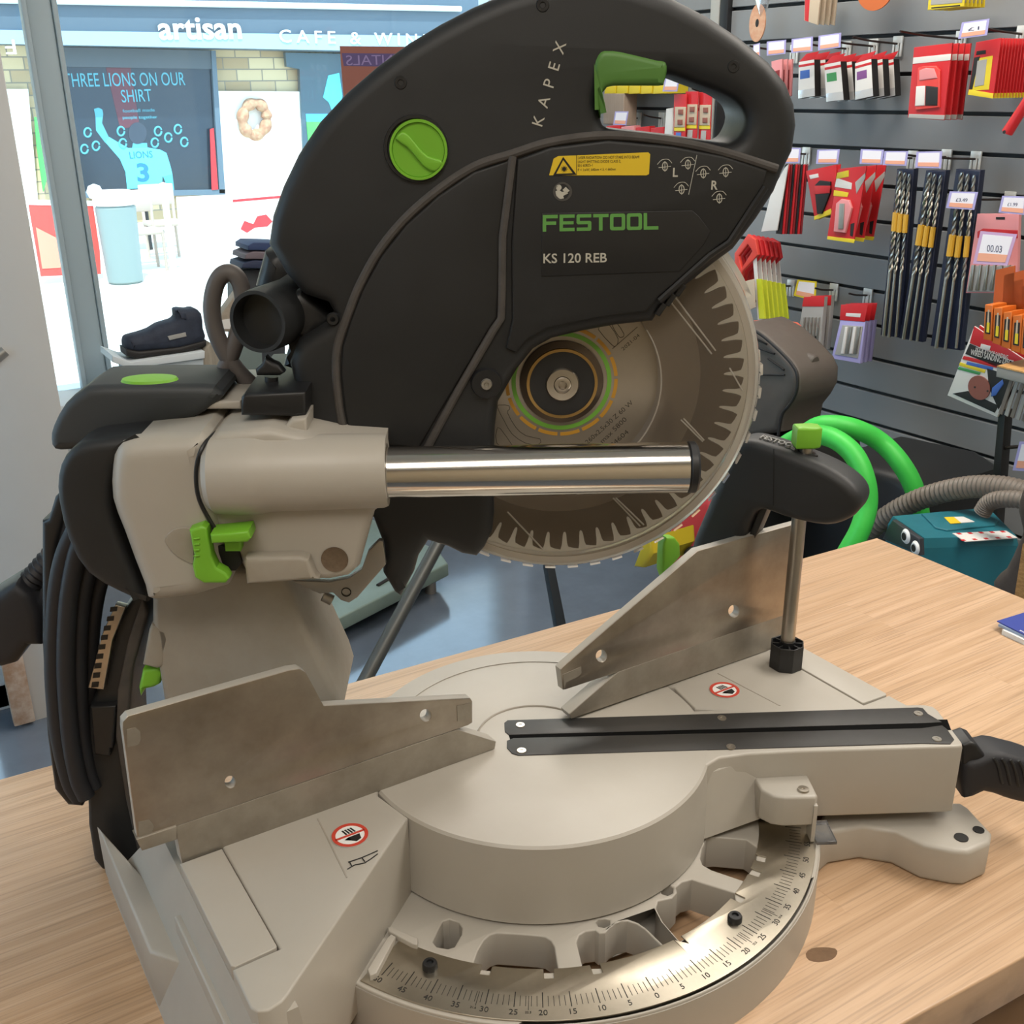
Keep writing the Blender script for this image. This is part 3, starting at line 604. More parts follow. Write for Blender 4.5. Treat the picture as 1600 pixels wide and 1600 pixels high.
P('yellow_ring', [lathe([(.0375, .0016), (.0375, .0020), (.0400, .0020), (.0400, .0016)], MB, 12, a, a+21) for a in range(5, 365, 24)], mat('ochre_ring', '#b8892c', .5), bl, 'dashed ochre ring')
fl_ = P('flange', [lathe([(.0295, .0012), (.0295, .004), (.0245, .006)], MB, 64)], mat('dark_bronze', '#5c5248', .4, .8), None, 'bronze blade flange')
P('flange_ring', [lathe([(.0250, .004), (.0250, .0085), (.0230, .0085), (.0230, .004)], MB, 64)], BRASS, fl_, 'gold ring')
P('flange_face', lathe([(.0232, .006), (.0232, .0078), (.0, .0078)], MB, 64), BLK2, fl_, 'black disc')
bt = P('blade_bolt', [lathe([(.0118, .0078), (.0118, .0105), (.011, .0115), (.0062, .0115), (.0062, .009)], MB, 48), lathe([(.006, .010), (.0058, .0122), (.0044, .0128), (.0030, .0128)], MB, 32), lathe([(.0031, .0128), (.0028, .0095), (0, .0095)], MB, 6)], STEEL, fl_, 'bright blade bolt')
bt_ = [textpx('HW 260x2,5x30 Z 60 W', (901,710), (990,630), .0036, FB, .0016, ext=.0001), textpx('n max 5800', (934,700), (980,656), .0036, FB, .0016, ext=.0001), textpx('494604', (951,704), (983,676), .0036, FB, .0016, ext=.0001), textpx('2021-04', (974,548), (1000,525), .0026, FB, .0016, ext=.0001)]
bt_ += [tube(fbp(L, .0017), .00022, 5, 2, closed=True) for L in ([(777,636),(783,633),(795,634),(796,640),(793,645),(806,668),(822,681),(844,686),(841,695),(820,692),(800,678),(788,658)], [(776,672),(782,670),(803,700),(804,707),(795,708),(776,692)],
        [(935,515),(942,508),(953,509),(966,530),(962,541),(955,538)], [(955,505),(963,504),(975,522),(972,527),(966,525)])]
bt_ += [tube(fbp([(996,511),(957,545)], .0017), .0002, 5, 1)]
P('blade_print', bt_, mat('blade_ink', '#3d372f', .6), bl, 'dark printed blade data')
# transparent guard: annular face plus toothed rim
a_s, a_e = -121, 47
def arc(r, a0, a1, n): return [(r*math.cos(R_(a0+(a1-a0)*i/n)), r*math.sin(R_(a0+(a1-a0)*i/n))) for i in range(n+1)]
gd = P('blade_guard', [slab(arc(.1345, a_s, a_e, 90)+arc(.0690, a_e, a_s, 60), .0125, .0140, MB, px=False)], GUARD, None, 'clear tinted blade guard')
P('guard_edge', tube([MB @ Vector((x, y, .0138)) for x, y in arc(.0690, -60, 34, 40)], .0006, 6, 1), GUARDR, gd)
P('guard_back', slab(arc(.1380, a_s, a_e, 90)+arc(.1120, a_e, a_s, 60), -.0140, -.0128, MB, px=False), GUARDB, gd)
P('guard_rim', [lathe([(.1345, .0135), (.1372, .0132), (.1385, .0110), (.1392, -.014), (.1380, -.014), (.1370, .0105), (.1345, .0125)], MB, 96, a_s, a_e)], GUARDR, gd)
P('rim_lip', [lathe([(.1300, .0145), (.1345, .0148), (.1352, .0135), (.1345, .0122), (.1300, .0125)], MB, 96, a_s, a_e)], GUARDR, gd)
st = []
for k in range(44):
    a = -119+k*3.45
    if a > 8: break
    st.append(lathe([(.1392, .0115 if k % 2 else .0035), (.1412, .0105 if k % 2 else .0035), (.1412, -.001 if k % 2 else -.010), (.1392, -.001 if k % 2 else -.010)], MB, 4, a, a+3.1))
P('rim_castellation', st, GUARDR, gd)
P('rim_lug', lathe([(.1385, .012), (.1425, .011), (.1425, -.012), (.1385, -.012)], MB, 20, 25, 47), GUARDR, gd)
for L in ([(1048,455),(1118,548)], [(1040,462),(1112,553)], [(1064,656),(1098,690)], [(1068,654),(1100,688)], [(962,778),(1006,820)], [(958,778),(1000,822)], [(793,800),(850,860)], [(1140,575),(1160,610)]):
    P('guard_rib', tube([at(p, FB, .0142) for p in L], .0006, 6, 1), GUARDR, gd)
# ---- dust port and cable loop
d1 = at((402,503), FB, .035); dax = (at((468,478), FB, -.02)-d1).normalized(); MD = axis(d1, dax)
P('dust_port', [lathe([(.0, .012), (.0175, .012), (.0180, 0), (.0205, 0), (.0212, .006), (.0215, .05), (.0250, .075), (.022, .10)], MD, 48)], BLK, None, 'black round dust port')
P('port_neck', slab([(430,470),(470,452),(520,500),(500,520),(470,560),(456,580),(440,575),(450,540),(425,540)], -.03, .018, FB, .008), BLK2)
P('motor_lead', tube(fbp([(415,625),(395,604),(370,578),(350,548),(336,515),(331,480),(336,448),(347,430),(362,427),(374,440),(380,470),(376,505),(366,540),(350,580),(330,610)], -.02), lambda t: .0062, 14, 6), mat('grey_cable', '#5d5856', .55), None, 'dark grey cable loop')
P('motor_body', slab([(395,450),(410,395),(440,390),(480,440),(500,470),(478,500),(420,470)], -.14, -.035, FB, .012), BLK2)
# ================================================================ HOLD-DOWN CLAMP
P1 = Vector((.2503, -.0283, 0)); CX = Vector((.4359, -.9, 0)); CN = Vector((-.9, -.4359, 0))
FC = frame(CX, _z, CN, P1)
clamp = thing('hold_down_clamp', (P1.x, P1.y, ZT), 'black workpiece clamp with green knob pressing on the saw table by the right fence', 'clamp')
ca = part('clamp_arm', slab([(1085,864,0),(1090,838),(1110,790),(1145,708),(1155,691),(1172,684),(1200,689),(1250,706),(1300,727),(1332,748),(1348,768),(1348,788),(1332,806),(1296,816),(1241,806),(1203,793),(1190,795),(1180,808),(1157,866,0)], -.0185, .0185, FC, .009, at_=.006, res=4, smooth=3), BLK, clamp)
la = at((1186,687), FC, .006); lb_ = at((1242,703.5), FC, .006); lx = (lb_-la).normalized(); ly = -CN; lz = lx.cross(ly).normalized()
MT_ = frame(lx, lz.cross(lx), lz, la)
lt = text('FESTOOL', .0125, Matrix.Identity(4), bold=.03, ext=.0020); lw = max(v.co.x for v in lt.vertices)
lt.transform(MT_ @ Matrix.Translation((0, -.001, .0006)) @ Matrix.Diagonal(((lb_-la).length/lw, 1, 1, 1)))
part('arm_lettering', lt, mat('worn_grey_print', '#7b7a78', .6), ca, 'worn brand lettering')
part('arm_seam', tube([at(p, FC, .0186) for p in ((1209,701),(1208,790))], .0004, 5, 1), INK, ca)
part('arm_post', slab([(1160,862),(1186,796),(1200,792),(1168,868)], -.010, .008, FC, .001), BLK2, clamp)
zt = .2895
rod = [cyl(P1+Vector((0, 0, .128)), P1+Vector((0, 0, .262)), .0062, n=24)]
part('clamp_rod', rod, STEEL, clamp, 'steel rod')
MF = Matrix.Translation(P1)
oc = [(.0152*math.cos(R_(22.5+45*k)), .0152*math.sin(R_(22.5+45*k))) for k in range(8)]
ic = [(.0138*math.cos(R_(22.5+45*k)), .0138*math.sin(R_(22.5+45*k))) for k in range(8)]
ft = [slab(oc, ZT, .1345, MF, .0008, px=False, holes=[ic]), slab(ic, ZT+.001, .124, MF, px=False), cyl(P1+Vector((0, 0, .124)), P1+Vector((0, 0, .1365)), .0068, n=24)]
for k in range(4): ft.append(box((0, 0, .129), (.0285, .0013, .010), MF @ Matrix.Rotation(R_(45*k+10), 4, 'Z')))
part('clamp_foot', ft, BLK2, clamp)
kz = upx((1266,701), FC, 0)[1]
part('knob_collar', box((0, 0, kz-.008), (.017, .017, .009), MF @ Matrix.Rotation(R_(-30), 4, 'Z'), .001), BLK2, clamp)
part('knob_stem', cyl(P1+Vector((0, 0, kz-.006)), P1+Vector((0, 0, kz+.004)), .006), STEEL, clamp, 'steel stem')
part('clamp_knob', slab([(-.0105, -.0075), (.004, -.0085), (.0105, -.0055), (.0105, .0055), (.004, .0085), (-.0105, .0075)], kz+.001, kz+.0195, MF @ Matrix.Rotation(R_(-30), 4, 'Z'), .0022, px=False), GRN, clamp, 'green clamp knob')
# ================================================================ ROOM
FLZ = -.90; CLZ = 1.85
def struct(name, pieces, mt, **k):
    o = part(name, pieces, mt, org=(0, 0, 0), **k); o['kind'] = 'structure'; return o
def floor_mat():
    mt = mat('painted_concrete', '#616b78', .14, var=.35, vscale=6, col2='#454b54', bump=.05, bscale=9, spec=1.0)
    return mt
struct('floor', box((.6, .6, FLZ-.05), (5.6, 5.7, .1)), floor_mat())
struct('ceiling', box((.6, .6, CLZ+.05), (5.6, 5.7, .1)), mat('ceiling_white', '#d8d4cb', .8))
struct('wall_back', box((.6, -2.2, .48), (5.6, .1, 2.85)), mat('wall_cream', '#b9a98f', .8))
struct('wall_left', [box((-2.15, .6, -.66), (.1, 5.7, .55)), box((-2.15, .6, 1.7), (.1, 5.7, .35)), box((-2.15, -.85, .5), (.1, 2.8, 2.8)), box((-2.15, 2.8, .5), (.1, 1.3, 2.8))], mat('wall_cream', '#b9a98f', .8))
w2g = struct('added_window', [box((-2.15, 1.35, .57), (.06, .06, 1.95)), box((-2.15, 1.35, .57), (.06, 1.64, .05))], mat('window_frame_blue_grey', '#a9b8bf', .5))  # out-of-view window, added to bring daylight in from the left
part('window_pane', box((-2.15, 1.35, .57), (.006, 1.6, 1.95)), PANE, w2g)
# slatwall: boards with dark grooves
SLAT = mat('slatwall_grey', '#85888a', .5, var=.15, vscale=3, col2='#73767a')
GROOVE = mat('slatwall_groove', '#232628', .6)
zs_ = [.518-.0972*k for k in range(-13, 14)]
bd = []
for a, b_ in zip(zs_, zs_[1:]):
    bd.append(box((.75, (a+b_)/2, -.006), (5.1, .0872, .012), FW, .0015, 1))
struct('wall_right', bd, SLAT)
struct('trim_1', box((.75, .48, -.03), (5.1, 2.85, .03), FW), GROOVE)
sx = upx((1137, 30), FW, 0)[0]
struct('trim_2', [box((sx, .7, .004), (.035, 2.2, .03), FW, .003)], mat('upright_black', '#1c1c1e', .5))
struct('trim_3', [box((sx-.045, .7, .004), (.04, 2.2, .02), FW, .003)], mat('upright_pale', '#a9a9a4', .5))
# far window wall
YW = 3.32; FWY = FY(YW)
WALLB = mat('bluish_white_wall', '#cfd6da', .6)
xl = upx((-140, 300), FWY, 0)[0]
struct('wall_far', [box((1.25, -.66, -.05), (2.5, .50, .1), FWY), box((1.25, 1.72, -.05), (2.5, .3, .1), FWY), box((2.35, .5, -.05), (.8, 2.9, .1), FWY)], WALLB)
struct('trim_4', box((.95, -.40, .04), (2.2, .035, .30), FWY, .004), WALLB)
mx0 = upx((103, 300), FWY, 0)[0]
FRM = mat('window_frame_blue_grey', '#a9b8bf', .5)
wf = struct('window_1', [box((mx0, .6, .0), (.075, 2.1, .07), FWY, .006), box((mx0+.045, .6, .02), (.016, 2.1, .05), FWY, .003), box((mx0-.045, .6, .02), (.016, 2.1, .05), FWY, .003)], FRM)
part('window_pane', box((1.0, .6, -.02), (2.3, 2.1, .006), FWY), PANE, wf)
wf['label'] = 'shop window with blue-grey mullion'
# door pillar on the left and the door leaf beyond it
YP = 2.04; FP_ = FY(YP)
pr = upx((103, 681), FP_, 0)[0]; plx = upx((34, 1130), FP_, 0)[0]
struct('trim_5', [box(((pr+plx)/2, .48, -.05), (pr-plx, 2.78, .1), FP_, .004)], mat('pillar_grey', '#c6c6c4', .7, var=.1, vscale=4))
struct('trim_6', [box((plx+.006, -.76, .008), (.05, .26, .03), FP_, .003)], mat('worn_timber', '#9b7a60', .7, var=.6, vscale=18, col2='#d8cfc4'))
dr = struct('door_1', [box((plx-.03, .2, -.12), (.06, 2.2, .045), FP_, .004), box((plx-.87, .2, -.12), (.06, 2.2, .045), FP_, .004), box((plx-.45, -.86, -.12), (.9, .07, .045), FP_, .004), box((plx-.45, 1.26, -.12), (.9, .1, .045), FP_, .004)], WALLB)
part('door_pane', box((plx-.45, .2, -.125), (.8, 2.1, .006), FP_), PANE, dr)
part('door_handle', [cyl(at((-14,566), FP_, .0), at((8,548), FP_, .0), .012), cyl(at((-2,556), FP_, -.02), at((-2,556), FP_, -.1), .01)], ZINC, dr, 'metal door handle')
struct('trim_7', [box((plx-1.42, .48, -.1), (1.04, 2.78, .1), FP_)], WALLB)
struct('trim_8', [box((plx-.45, 1.6, -.1), (.9, .55, .1), FP_)], WALLB)
struct('trim_9', [box((pr-.05, 2.70, .48), (.06, 1.2, 2.78))], WALLB)

# ================================================================ WORKBENCH
c0 = at((0,1217), FH, 0); c1 = at((1370,840), FH, 0); c2 = at((1600,935), FH, 0); c3 = at((1600,1495), FH, 0); c4 = at((1411,1599), FH, 0)
fd = (c1-c0).normalized(); nd = (c3-c4).normalized(); rd = (c2-c1).normalized()
fl0 = c1-fd*2.1
def isect(p, d, q, e):
    den = d.x*e.y-d.y*e.x; t = ((q.x-p.x)*e.y-(q.y-p.y)*e.x)/den; return p+d*t
nr = isect(c3, nd, c1, rd); nl = nr-nd*2.1
bench = thing('workbench', (nl.x+.8, nl.y+.2, FLZ), 'pale oak topped workbench carrying the mitre saw', 'workbench')
part('worktop', slab([(p.x, p.y) for p in (fl0, c1, nr, nl)], -.042, 0, FH, .002, px=False), OAK, bench)
BW = mat('bench_frame', '#8a6844', .6, var=.3, vscale=20)
ctr = (fl0+c1+nr+nl)/4
for p in (fl0, c1, nr, nl):
    q = p+(ctr-p).normalized()*.12; part('leg', box((q.x, q.y, -.471), (.07, .07, .858)), BW, bench)
for p, q in ((fl0, c1), (nl, nr)):
    p_, q_ = p+(ctr-p).normalized()*.12, q+(ctr-q).normalized()*.12
    part('rail', box((0, 0, 0), ((q_-p_).length, .03, .09), Matrix.Translation(((p_.x+q_.x)/2, (p_.y+q_.y)/2, -.09)) @ Matrix.Rotation(math.atan2(q_.y-p_.y, q_.x-p_.x), 4, 'Z')), BW, bench)
part('knot', slab([(1259,1490),(1268,1482),(1285,1480),(1305,1482),(1308,1490),(1300,1499),(1280,1503),(1264,1500)], -.001, .0002, FH, smooth=2), mat('dark_knot', '#71553a', .6, var=.5, vscale=120), bench.children[0], 'dark knot')
LF = mat('leaflet_blue', '#2f3f8f', .45)
l1 = part('leaflet', slab([(1560,975),(1600,961),(1640,950),(1700,985),(1640,1010)], .006, .009, FH), mat('leaflet_pale', '#8fa0b8', .5), label='pale leaflet lying under the blue leaflet at the right edge of the bench', cat='leaflet')
part('leaflet_stack', slab([(1566,984),(1600,1000),(1640,1014),(1700,988),(1640,958)], .0, .006, FH), mat('paper_white', '#dcdcd8', .6), l1)
l2 = part('leaflet', slab([(1558,970),(1600,957),(1640,946),(1700,980),(1632,1007)], .0092, .0105, FH), LF, label='dark blue leaflet on top at the right edge of the bench', cat='leaflet')
part('leaflet_print', textpx('www', (1592,985), (1604,991), .004, FH, .0106, ext=.0001), WHITE, l2)

# ================================================================ GOODS ON THE SLATWALL
RED = mat('pack_red', '#c5262b', .4); RED2 = mat('pack_dark_red', '#7c1d20', .45); PKW = mat('pack_white', '#d9d6d2', .45)
PKG = mat('pack_grey', '#a3a19d', .4); PKY = mat('pack_yellow', '#dcc52a', .45); PKB = mat('pack_black', '#1d1b1b', .6)
PKC = mat('pack_pink', '#d98d8f', .4); ORG = mat('pack_orange', '#c8681f', .5); PUR = mat('tag_lilac', '#a9a3d6', .5); TAGW = mat('tag_paper', '#e9e6ee', .5)
TAGO = mat('tag_orange', '#e8a68a', .5); GRNP = mat('pack_green', '#3f8f52', .5); BLUP = mat('pack_blue', '#4267b5', .5); VIO = mat('pack_violet', '#7d4a86', .5)
DKM = mat('dark_metal', '#3a2e2b', .4, .6); BEIGE = mat('beige_card', '#bfae97', .6); LBL = mat('lime_label', '#c9d331', .45)
BRN = mat('brown_disc', '#8a5348', .7); HOOKM = mat('hook_white', '#e8eae6', .3, .3)
ORD = ['front', 'second', 'third', 'fourth', 'fifth', 'sixth', 'seventh', 'eighth', 'ninth', 'tenth', 'eleventh', 'twelfth']
def pack(name, L, w, mt, label, cat, n=1, step=.012, th=.004, subs=(), group=None, bevel=.0012, drift=(0, 0, 0), plural=None):
    """a carded pack hung on a hook: outline measured on the plane w in front of the wall, the rest of its stack behind it"""
    o = part(name, slab(L, w-th, w, FW, min(bevel, th*.45)), mt, label=label+(', front one on its hook' if n > 1 else ''), cat=cat, group=group)
    for sn, sl, sm, dz in subs:
        part(sn, slab(sl, w-.0004 if dz < .004 else w-.001, w+dz, FW, .0004 if dz < .002 else .002), sm, o)
    for k in range(1, n):
        dup(o, -WN*step*k+Vector(drift)*k, '%s, %s on its hook' % (label, ORD[k]))
    return o
def hook(p, label, length=.2, w=.012, tip=None):
    length -= .02
    c = at(p, FW, w); x, y = upx(p, FW, w)
    h = part('peg_hook', [box((x, y, w-.004), (.03, .018, .006), FW, .001), box((x, y-.022, w-.004), (.010, .04, .005), FW, .001), box((x+.012, y-.022, w-.004), (.006, .04, .005), FW, .001), box((x-.012, y-.022, w-.004), (.006, .04, .005), FW, .001)], HOOKM, label=label, cat='hook', group='hooks in the slatwall')
    e = FW @ Vector((x, y+.012, w+length))
    part('prong', tube([FW @ Vector((x, y-.01, w)), FW @ Vector((x, y-.004, w+length*.6)), FW @ Vector((x, y+.004, w+length))], .0028, 8, 3), DKM, h, 'dark wire prong')
    return h
def tag(L, w, label, txt=None, mt=None, mirror=False):
    o = part('price_tag', slab(L, w-.0015, w, FW), mt or PUR, label=label, cat='price tag', group='price tags on the slatwall hooks')
    c = [(sum(p[0] for p in L)/4, sum(p[1] for p in L)/4)]*4
    ins = [(p[0]*.82+q[0]*.18, p[1]*.82+q[1]*.18) for p, q in zip(L, c)]
    part('tag_paper', slab(ins, w-.0004, w+.0004, FW), TAGW, o)
    a, b_, c_, d_ = ins
    low = [(a[0]*.3+d_[0]*.7, a[1]*.3+d_[1]*.7), (b_[0]*.3+c_[0]*.7, b_[1]*.3+c_[1]*.7), c_, d_]
    part('tag_stripe', slab(low, w, w+.0007, FW), TAGO, o)
    if txt:
        a1 = (d_[0]*.62+a[0]*.38+(b_[0]-a[0])*.25, d_[1]*.62+a[1]*.38+(b_[1]-a[1])*.25); b1 = (a1[0]+(b_[0]-a[0])*.5, a1[1]+(b_[1]-a[1])*.5)
        h_ = (at(a, FW, w)-at(d_, FW, w)).length*.26
        part('tag_price', textpx(txt, a1, b1, h_, FW, w+.0006, ext=.0002), mat('tag_ink', '#4a4a66', .6), o)
    return o
def q(*v): return [(v[i], v[i+1]) for i in range(0, len(v), 2)]
# --- top row
disc = part('grinding_disc', lathe([(.0, 0), (.0, .004), (.0505, .004), (.0505, 0)], frame(-WDIR, _z, WN, at((1184.5,36), FW, .10)) @ Matrix.Diagonal((.62, 1.0, 1, 1)), 40), mat('disc_beige', '#c9a184', .6, var=.5, vscale=40, col2='#b9643a'), label='beige and orange grinding disc hanging at the left end of the slatwall', cat='disc')
part('disc_hole', lathe([(0, .0), (0, .0046), (.009, .0046), (.011, .004)], frame(-WDIR, _z, WN, at((1184.5,36), FW, .1003)) @ Matrix.Diagonal((.62, 1.0, 1, 1)), 20), PKB, disc, 'dark centre hole')
part('disc_bag', slab(q(1176,-14, 1199,-16, 1194,12, 1187,26, 1182,12), .09, .108, FW, .004), CLEAR, disc, 'clear bag neck')
pack('blade_pack', q(1258,-18, 1283,-18, 1277,39, 1256,32), .13, BEIGE, 'narrow beige blade pack at the top of the slatwall', 'pack', 4, .022, .006, [('red_band', q(1258,-18, 1266,-18, 1263,34, 1257,32), RED, .0006)])
od = part('sanding_disc', lathe([(0, 0), (0, .004), (.062, .004), (.062, 0)], frame(-WDIR, _z, WN, at((1370,-24), FW, .09)), 40), mat('disc_orange', '#c2642f', .6), label='orange disc showing only its lower edge at the top of the photo', cat='disc')
pack('saw_pack', q(1452,-16, 1508,-18, 1506,10, 1449,16), .15, PKY, 'pack with yellow printed foot at the top right', 'pack', 6, .016, .004, [('pack_window', q(1456,-16, 1504,-18, 1503,4, 1454,8), PKG, .001), ('pack_print', q(1455,11.5, 1500,7.5, 1500,9.5, 1455,13.5), PKB, .0006)])
# --- second row hooks and tags
for i, (p, lb_, ln) in enumerate([((1240,75), 'hook left of the grey-blue sanding sponges', .2), ((1322,70), 'hook above the blue sanding sponges', .2), ((1364,66), 'hook above the green sanding sponges', .2), ((1402,62), 'hook above the purple sanding sponges', .2),
    ((1501,54), 'hook above the big red square blister pack', .26), ((1597,46), 'hook above the row of red packs with yellow windows', .2)]): hook(p, lb_, ln)
for L, lb_, tx in ((q(1177,70, 1187,67, 1187,88, 1176,90), 'price tag half hidden by the saw handle', None), (q(1198,65, 1228,62, 1227,84, 1198,87), 'lilac price tag, first of the three in a row beside the saw handle', None),
    (q(1237,61, 1270,57, 1269,80, 1236,83), 'lilac price tag, middle of the three in a row above the sponges', None), (q(1279,56, 1314,51, 1313,74, 1278,79), 'lilac price tag, last of the three in a row above the sponges', None), (q(1503,35, 1546,29, 1542,55, 1497,61), 'large lilac price tag above the red packs with yellow windows', '£1')):
    tag(L, .21, lb_, tx)
pack('drill_pack', q(1205,96, 1222,92, 1220,150, 1207,158), .12, PKC, 'pink clear pack of small tools beside the saw handle', 'pack', 3, .02, .008, [('pack_window', q(1208,112, 1218,109, 1217,140, 1209,144), RED2, .001)])
def sponge(L, acc, nm, x0):
    a, b_, c_, d_ = L
    def mixp(p, r, t): return (p[0]*(1-t)+r[0]*t, p[1]*(1-t)+r[1]*t)
    head_ = [(a[0]+12, a[1]-13), (b_[0]+8, b_[1]-13), mixp(b_, c_, .0), mixp(a, d_, .0)]
    band = [mixp(a, d_, .25), mixp(b_, c_, .25), mixp(b_, c_, .48), mixp(a, d_, .48)]
    o = pack('sanding_sponge', L, .15, PKB, 'black sanding sponge with white and %s label' % nm, 'sanding sponge', 3, .045, .026,
        [('card_front', L, PKW, .0006), ('colour_band', [mixp(band[0], band[1], .1), mixp(band[0], band[1], .7), mixp(band[3], band[2], .7), mixp(band[3], band[2], .1)], acc, .0009), ('red_line', [mixp(a, d_, .08), mixp(b_, c_, .08), mixp(b_, c_, .15), mixp(a, d_, .15)], RED, .0009),
         ('clear_wrap', [mixp(d_, a, .22), mixp(c_, b_, .22), c_, d_], CLEAR, .0009), ('hang_card', head_, RED, .0006)], group='sanding sponges on the slatwall')
sponge(q(1248,97, 1272,93, 1273,150, 1247,154), BLUP, 'blue', 0)
sponge(q(1288,101, 1313,96, 1318,156, 1291,159), GRNP, 'green', 0)
sponge(q(1336,99, 1361,92, 1364,150, 1336,156), VIO, 'purple', 0)
big = pack('blister_pack', q(1428,74, 1488,67, 1474,188, 1418,184), .19, RED, 'big red blister pack with square grey sponge', 'pack', 4, .024, .006,
  [('pack_header', q(1427,90, 1486,84, 1485,94, 1426,100), PKW, .0008), ('blister', q(1434,106, 1442,103, 1462,103, 1468,110, 1467,168, 1430,172), mat('blister_rim', '#d8453f', .3), .006), ('sponge_pale', q(1431,135, 1445,134, 1444,165, 1429,166), PKW, .008), ('sponge_dark', q(1446,134, 1465,136, 1464,165, 1445,165), PKB, .008), ('blister_dome', q(1436,110, 1446,106, 1459,107, 1464,122, 1436,126), PKC, .008), ('pack_foot', q(1420,178, 1476,180, 1475,187, 1419,184), PKG, .001)])
pack('blade_pack', q(1525,66, 1564,59, 1552,152, 1512,147), .17, RED, 'red carded pack with yellow window frame', 'pack', 11, .0125, .003,
  [('yellow_frame', q(1523,92, 1551,87, 1545,140, 1517,142), PKY, .001), ('blade_window', q(1527,95, 1542,92, 1537,133, 1522,136), PKG, .002), ('dark_panel', q(1522,90, 1531,88, 1519,140, 1514,139), PKB, .0014), ('yellow_foot', q(1514,140, 1552,146, 1551,154, 1512,148), PKY, .0016), ('header_print', q(1526,80, 1540,78, 1540,84, 1525,86), PKB, .001)])
rh = thing('pruning_tool', at((1584,190), FW, .25), 'red tool handle hanging at the right edge below the red packs', 'tool')
part('handle', tube([at(p, FW, .25) for p in ((1640,100), (1610,150), (1590,182), (1574,207))], lambda t: .010+.003*t, 14, 5), RED, rh)
part('handle_hole', lathe([(0, .0), (0, .012), (.004, .012)], frame(-WDIR, _z, WN, at((1574,206), FW, .252)), 12), PKB, rh, 'dark hanging hole')
# --- third row
for p, lb_ in (((1259,235), 'hook above the saw blade stack'), ((1425,241), 'hook left of the first masonry drill sleeve'), ((1478,239), 'hook between the masonry drill sleeves'), ((1524,242), 'hook above the last masonry drill sleeve'), ((1577,305), 'hook above the pink chisel set')): hook(p, lb_, .2)
for L, lb_, tx in ((q(1224,231, 1251,231, 1249,255, 1222,255), 'lilac price tag above the saw blade stack', None), (q(1277,234, 1312,233, 1309,256, 1275,256), 'lilac price tag above the red tool card', None), (q(1345,233, 1381,234, 1378,257, 1343,256), 'lilac price tag, left of the pair above the red long blister', None), (q(1382,236, 1419,236, 1416,259, 1379,258), 'lilac price tag, right of the pair beside the first drill sleeve', None), (q(1432,237, 1472,236, 1470,263, 1430,262), 'white price tag above the middle drill sleeve', None),
    (q(1484,299, 1528,300, 1522,328, 1478,325), 'lilac price tag in front of the last drill sleeve', '£3.49'), (q(1566,306, 1604,307, 1602,336, 1560,332), 'lilac price tag at the right edge above the pink chisel set', '£1.99')): tag(L, .20, lb_, tx)
pack('saw_blade_card', q(1226,262, 1232,256, 1214,360, 1189,362, 1205,300), .17, PKW, 'pale outer card of the saw blade stack', 'pack')
for k in range(9):
    s_ = k*4.0
    part('saw_blade_card', slab([(1226+s_,258), (1230+s_,256), (1221+s_*.98,366), (1212+s_,365)], .162-k*.004-.003, .162-k*.004, FW, .0008), RED if k % 3 == 1 else RED2 if k % 3 == 2 else PKB, label='red and black saw blade card, %s from the left of the striped stack' % ORD[k].replace('front', 'first'), cat='pack', group='saw blade cards in the striped stack')
pack('tool_card', q(1259,267, 1307,257, 1302,330, 1273,344), .14, RED, 'tilted red card with black multitool blades', 'pack', 2, .016, .004, [('black_tool', q(1272,290, 1280,282, 1297,284, 1297,300, 1284,334, 1276,334), PKB, .006), ('tool_label', q(1272,290, 1297,290, 1296,302, 1272,304), RED, .007), ('yellow_foot', q(1272,338, 1298,326, 1300,334, 1272,344), PKY, .001), ('tool_name', q(1264,274, 1278,271, 1279,277, 1266,280), PKW, .001)])
bl_ = pack('blister_pack', q(1310,264, 1354,259, 1334,378, 1292,372), .17, RED, 'long red blister with grey tool and yellow foot', 'pack', 3, .040, .004,
  [('headline', q(1307,278, 1331,286, 1330,296, 1304,292), PKW, .0008), ('headline', q(1308,270, 1326,266, 1326,276, 1306,280), PKY, .0008), ('yellow_note', q(1303,297, 1326,301, 1324,308, 1302,306), PKY, .0009), ('blister', q(1306,318, 1314,311, 1326,313, 1330,325, 1320,364, 1302,362), PKC, .008), ('tool_in_blister', q(1311,318, 1319,318, 1317,358, 1309,358), ZINC, .011), ('yellow_foot', q(1293,369, 1336,374, 1334,380, 1292,374), PKY, .001), ('tool_picture', q(1336,285, 1352,270, 1352,278, 1338,303), PKG, .0009), ('size_mark', q(1329,350, 1335,348, 1332,370, 1328,368), PKB, .0009)])
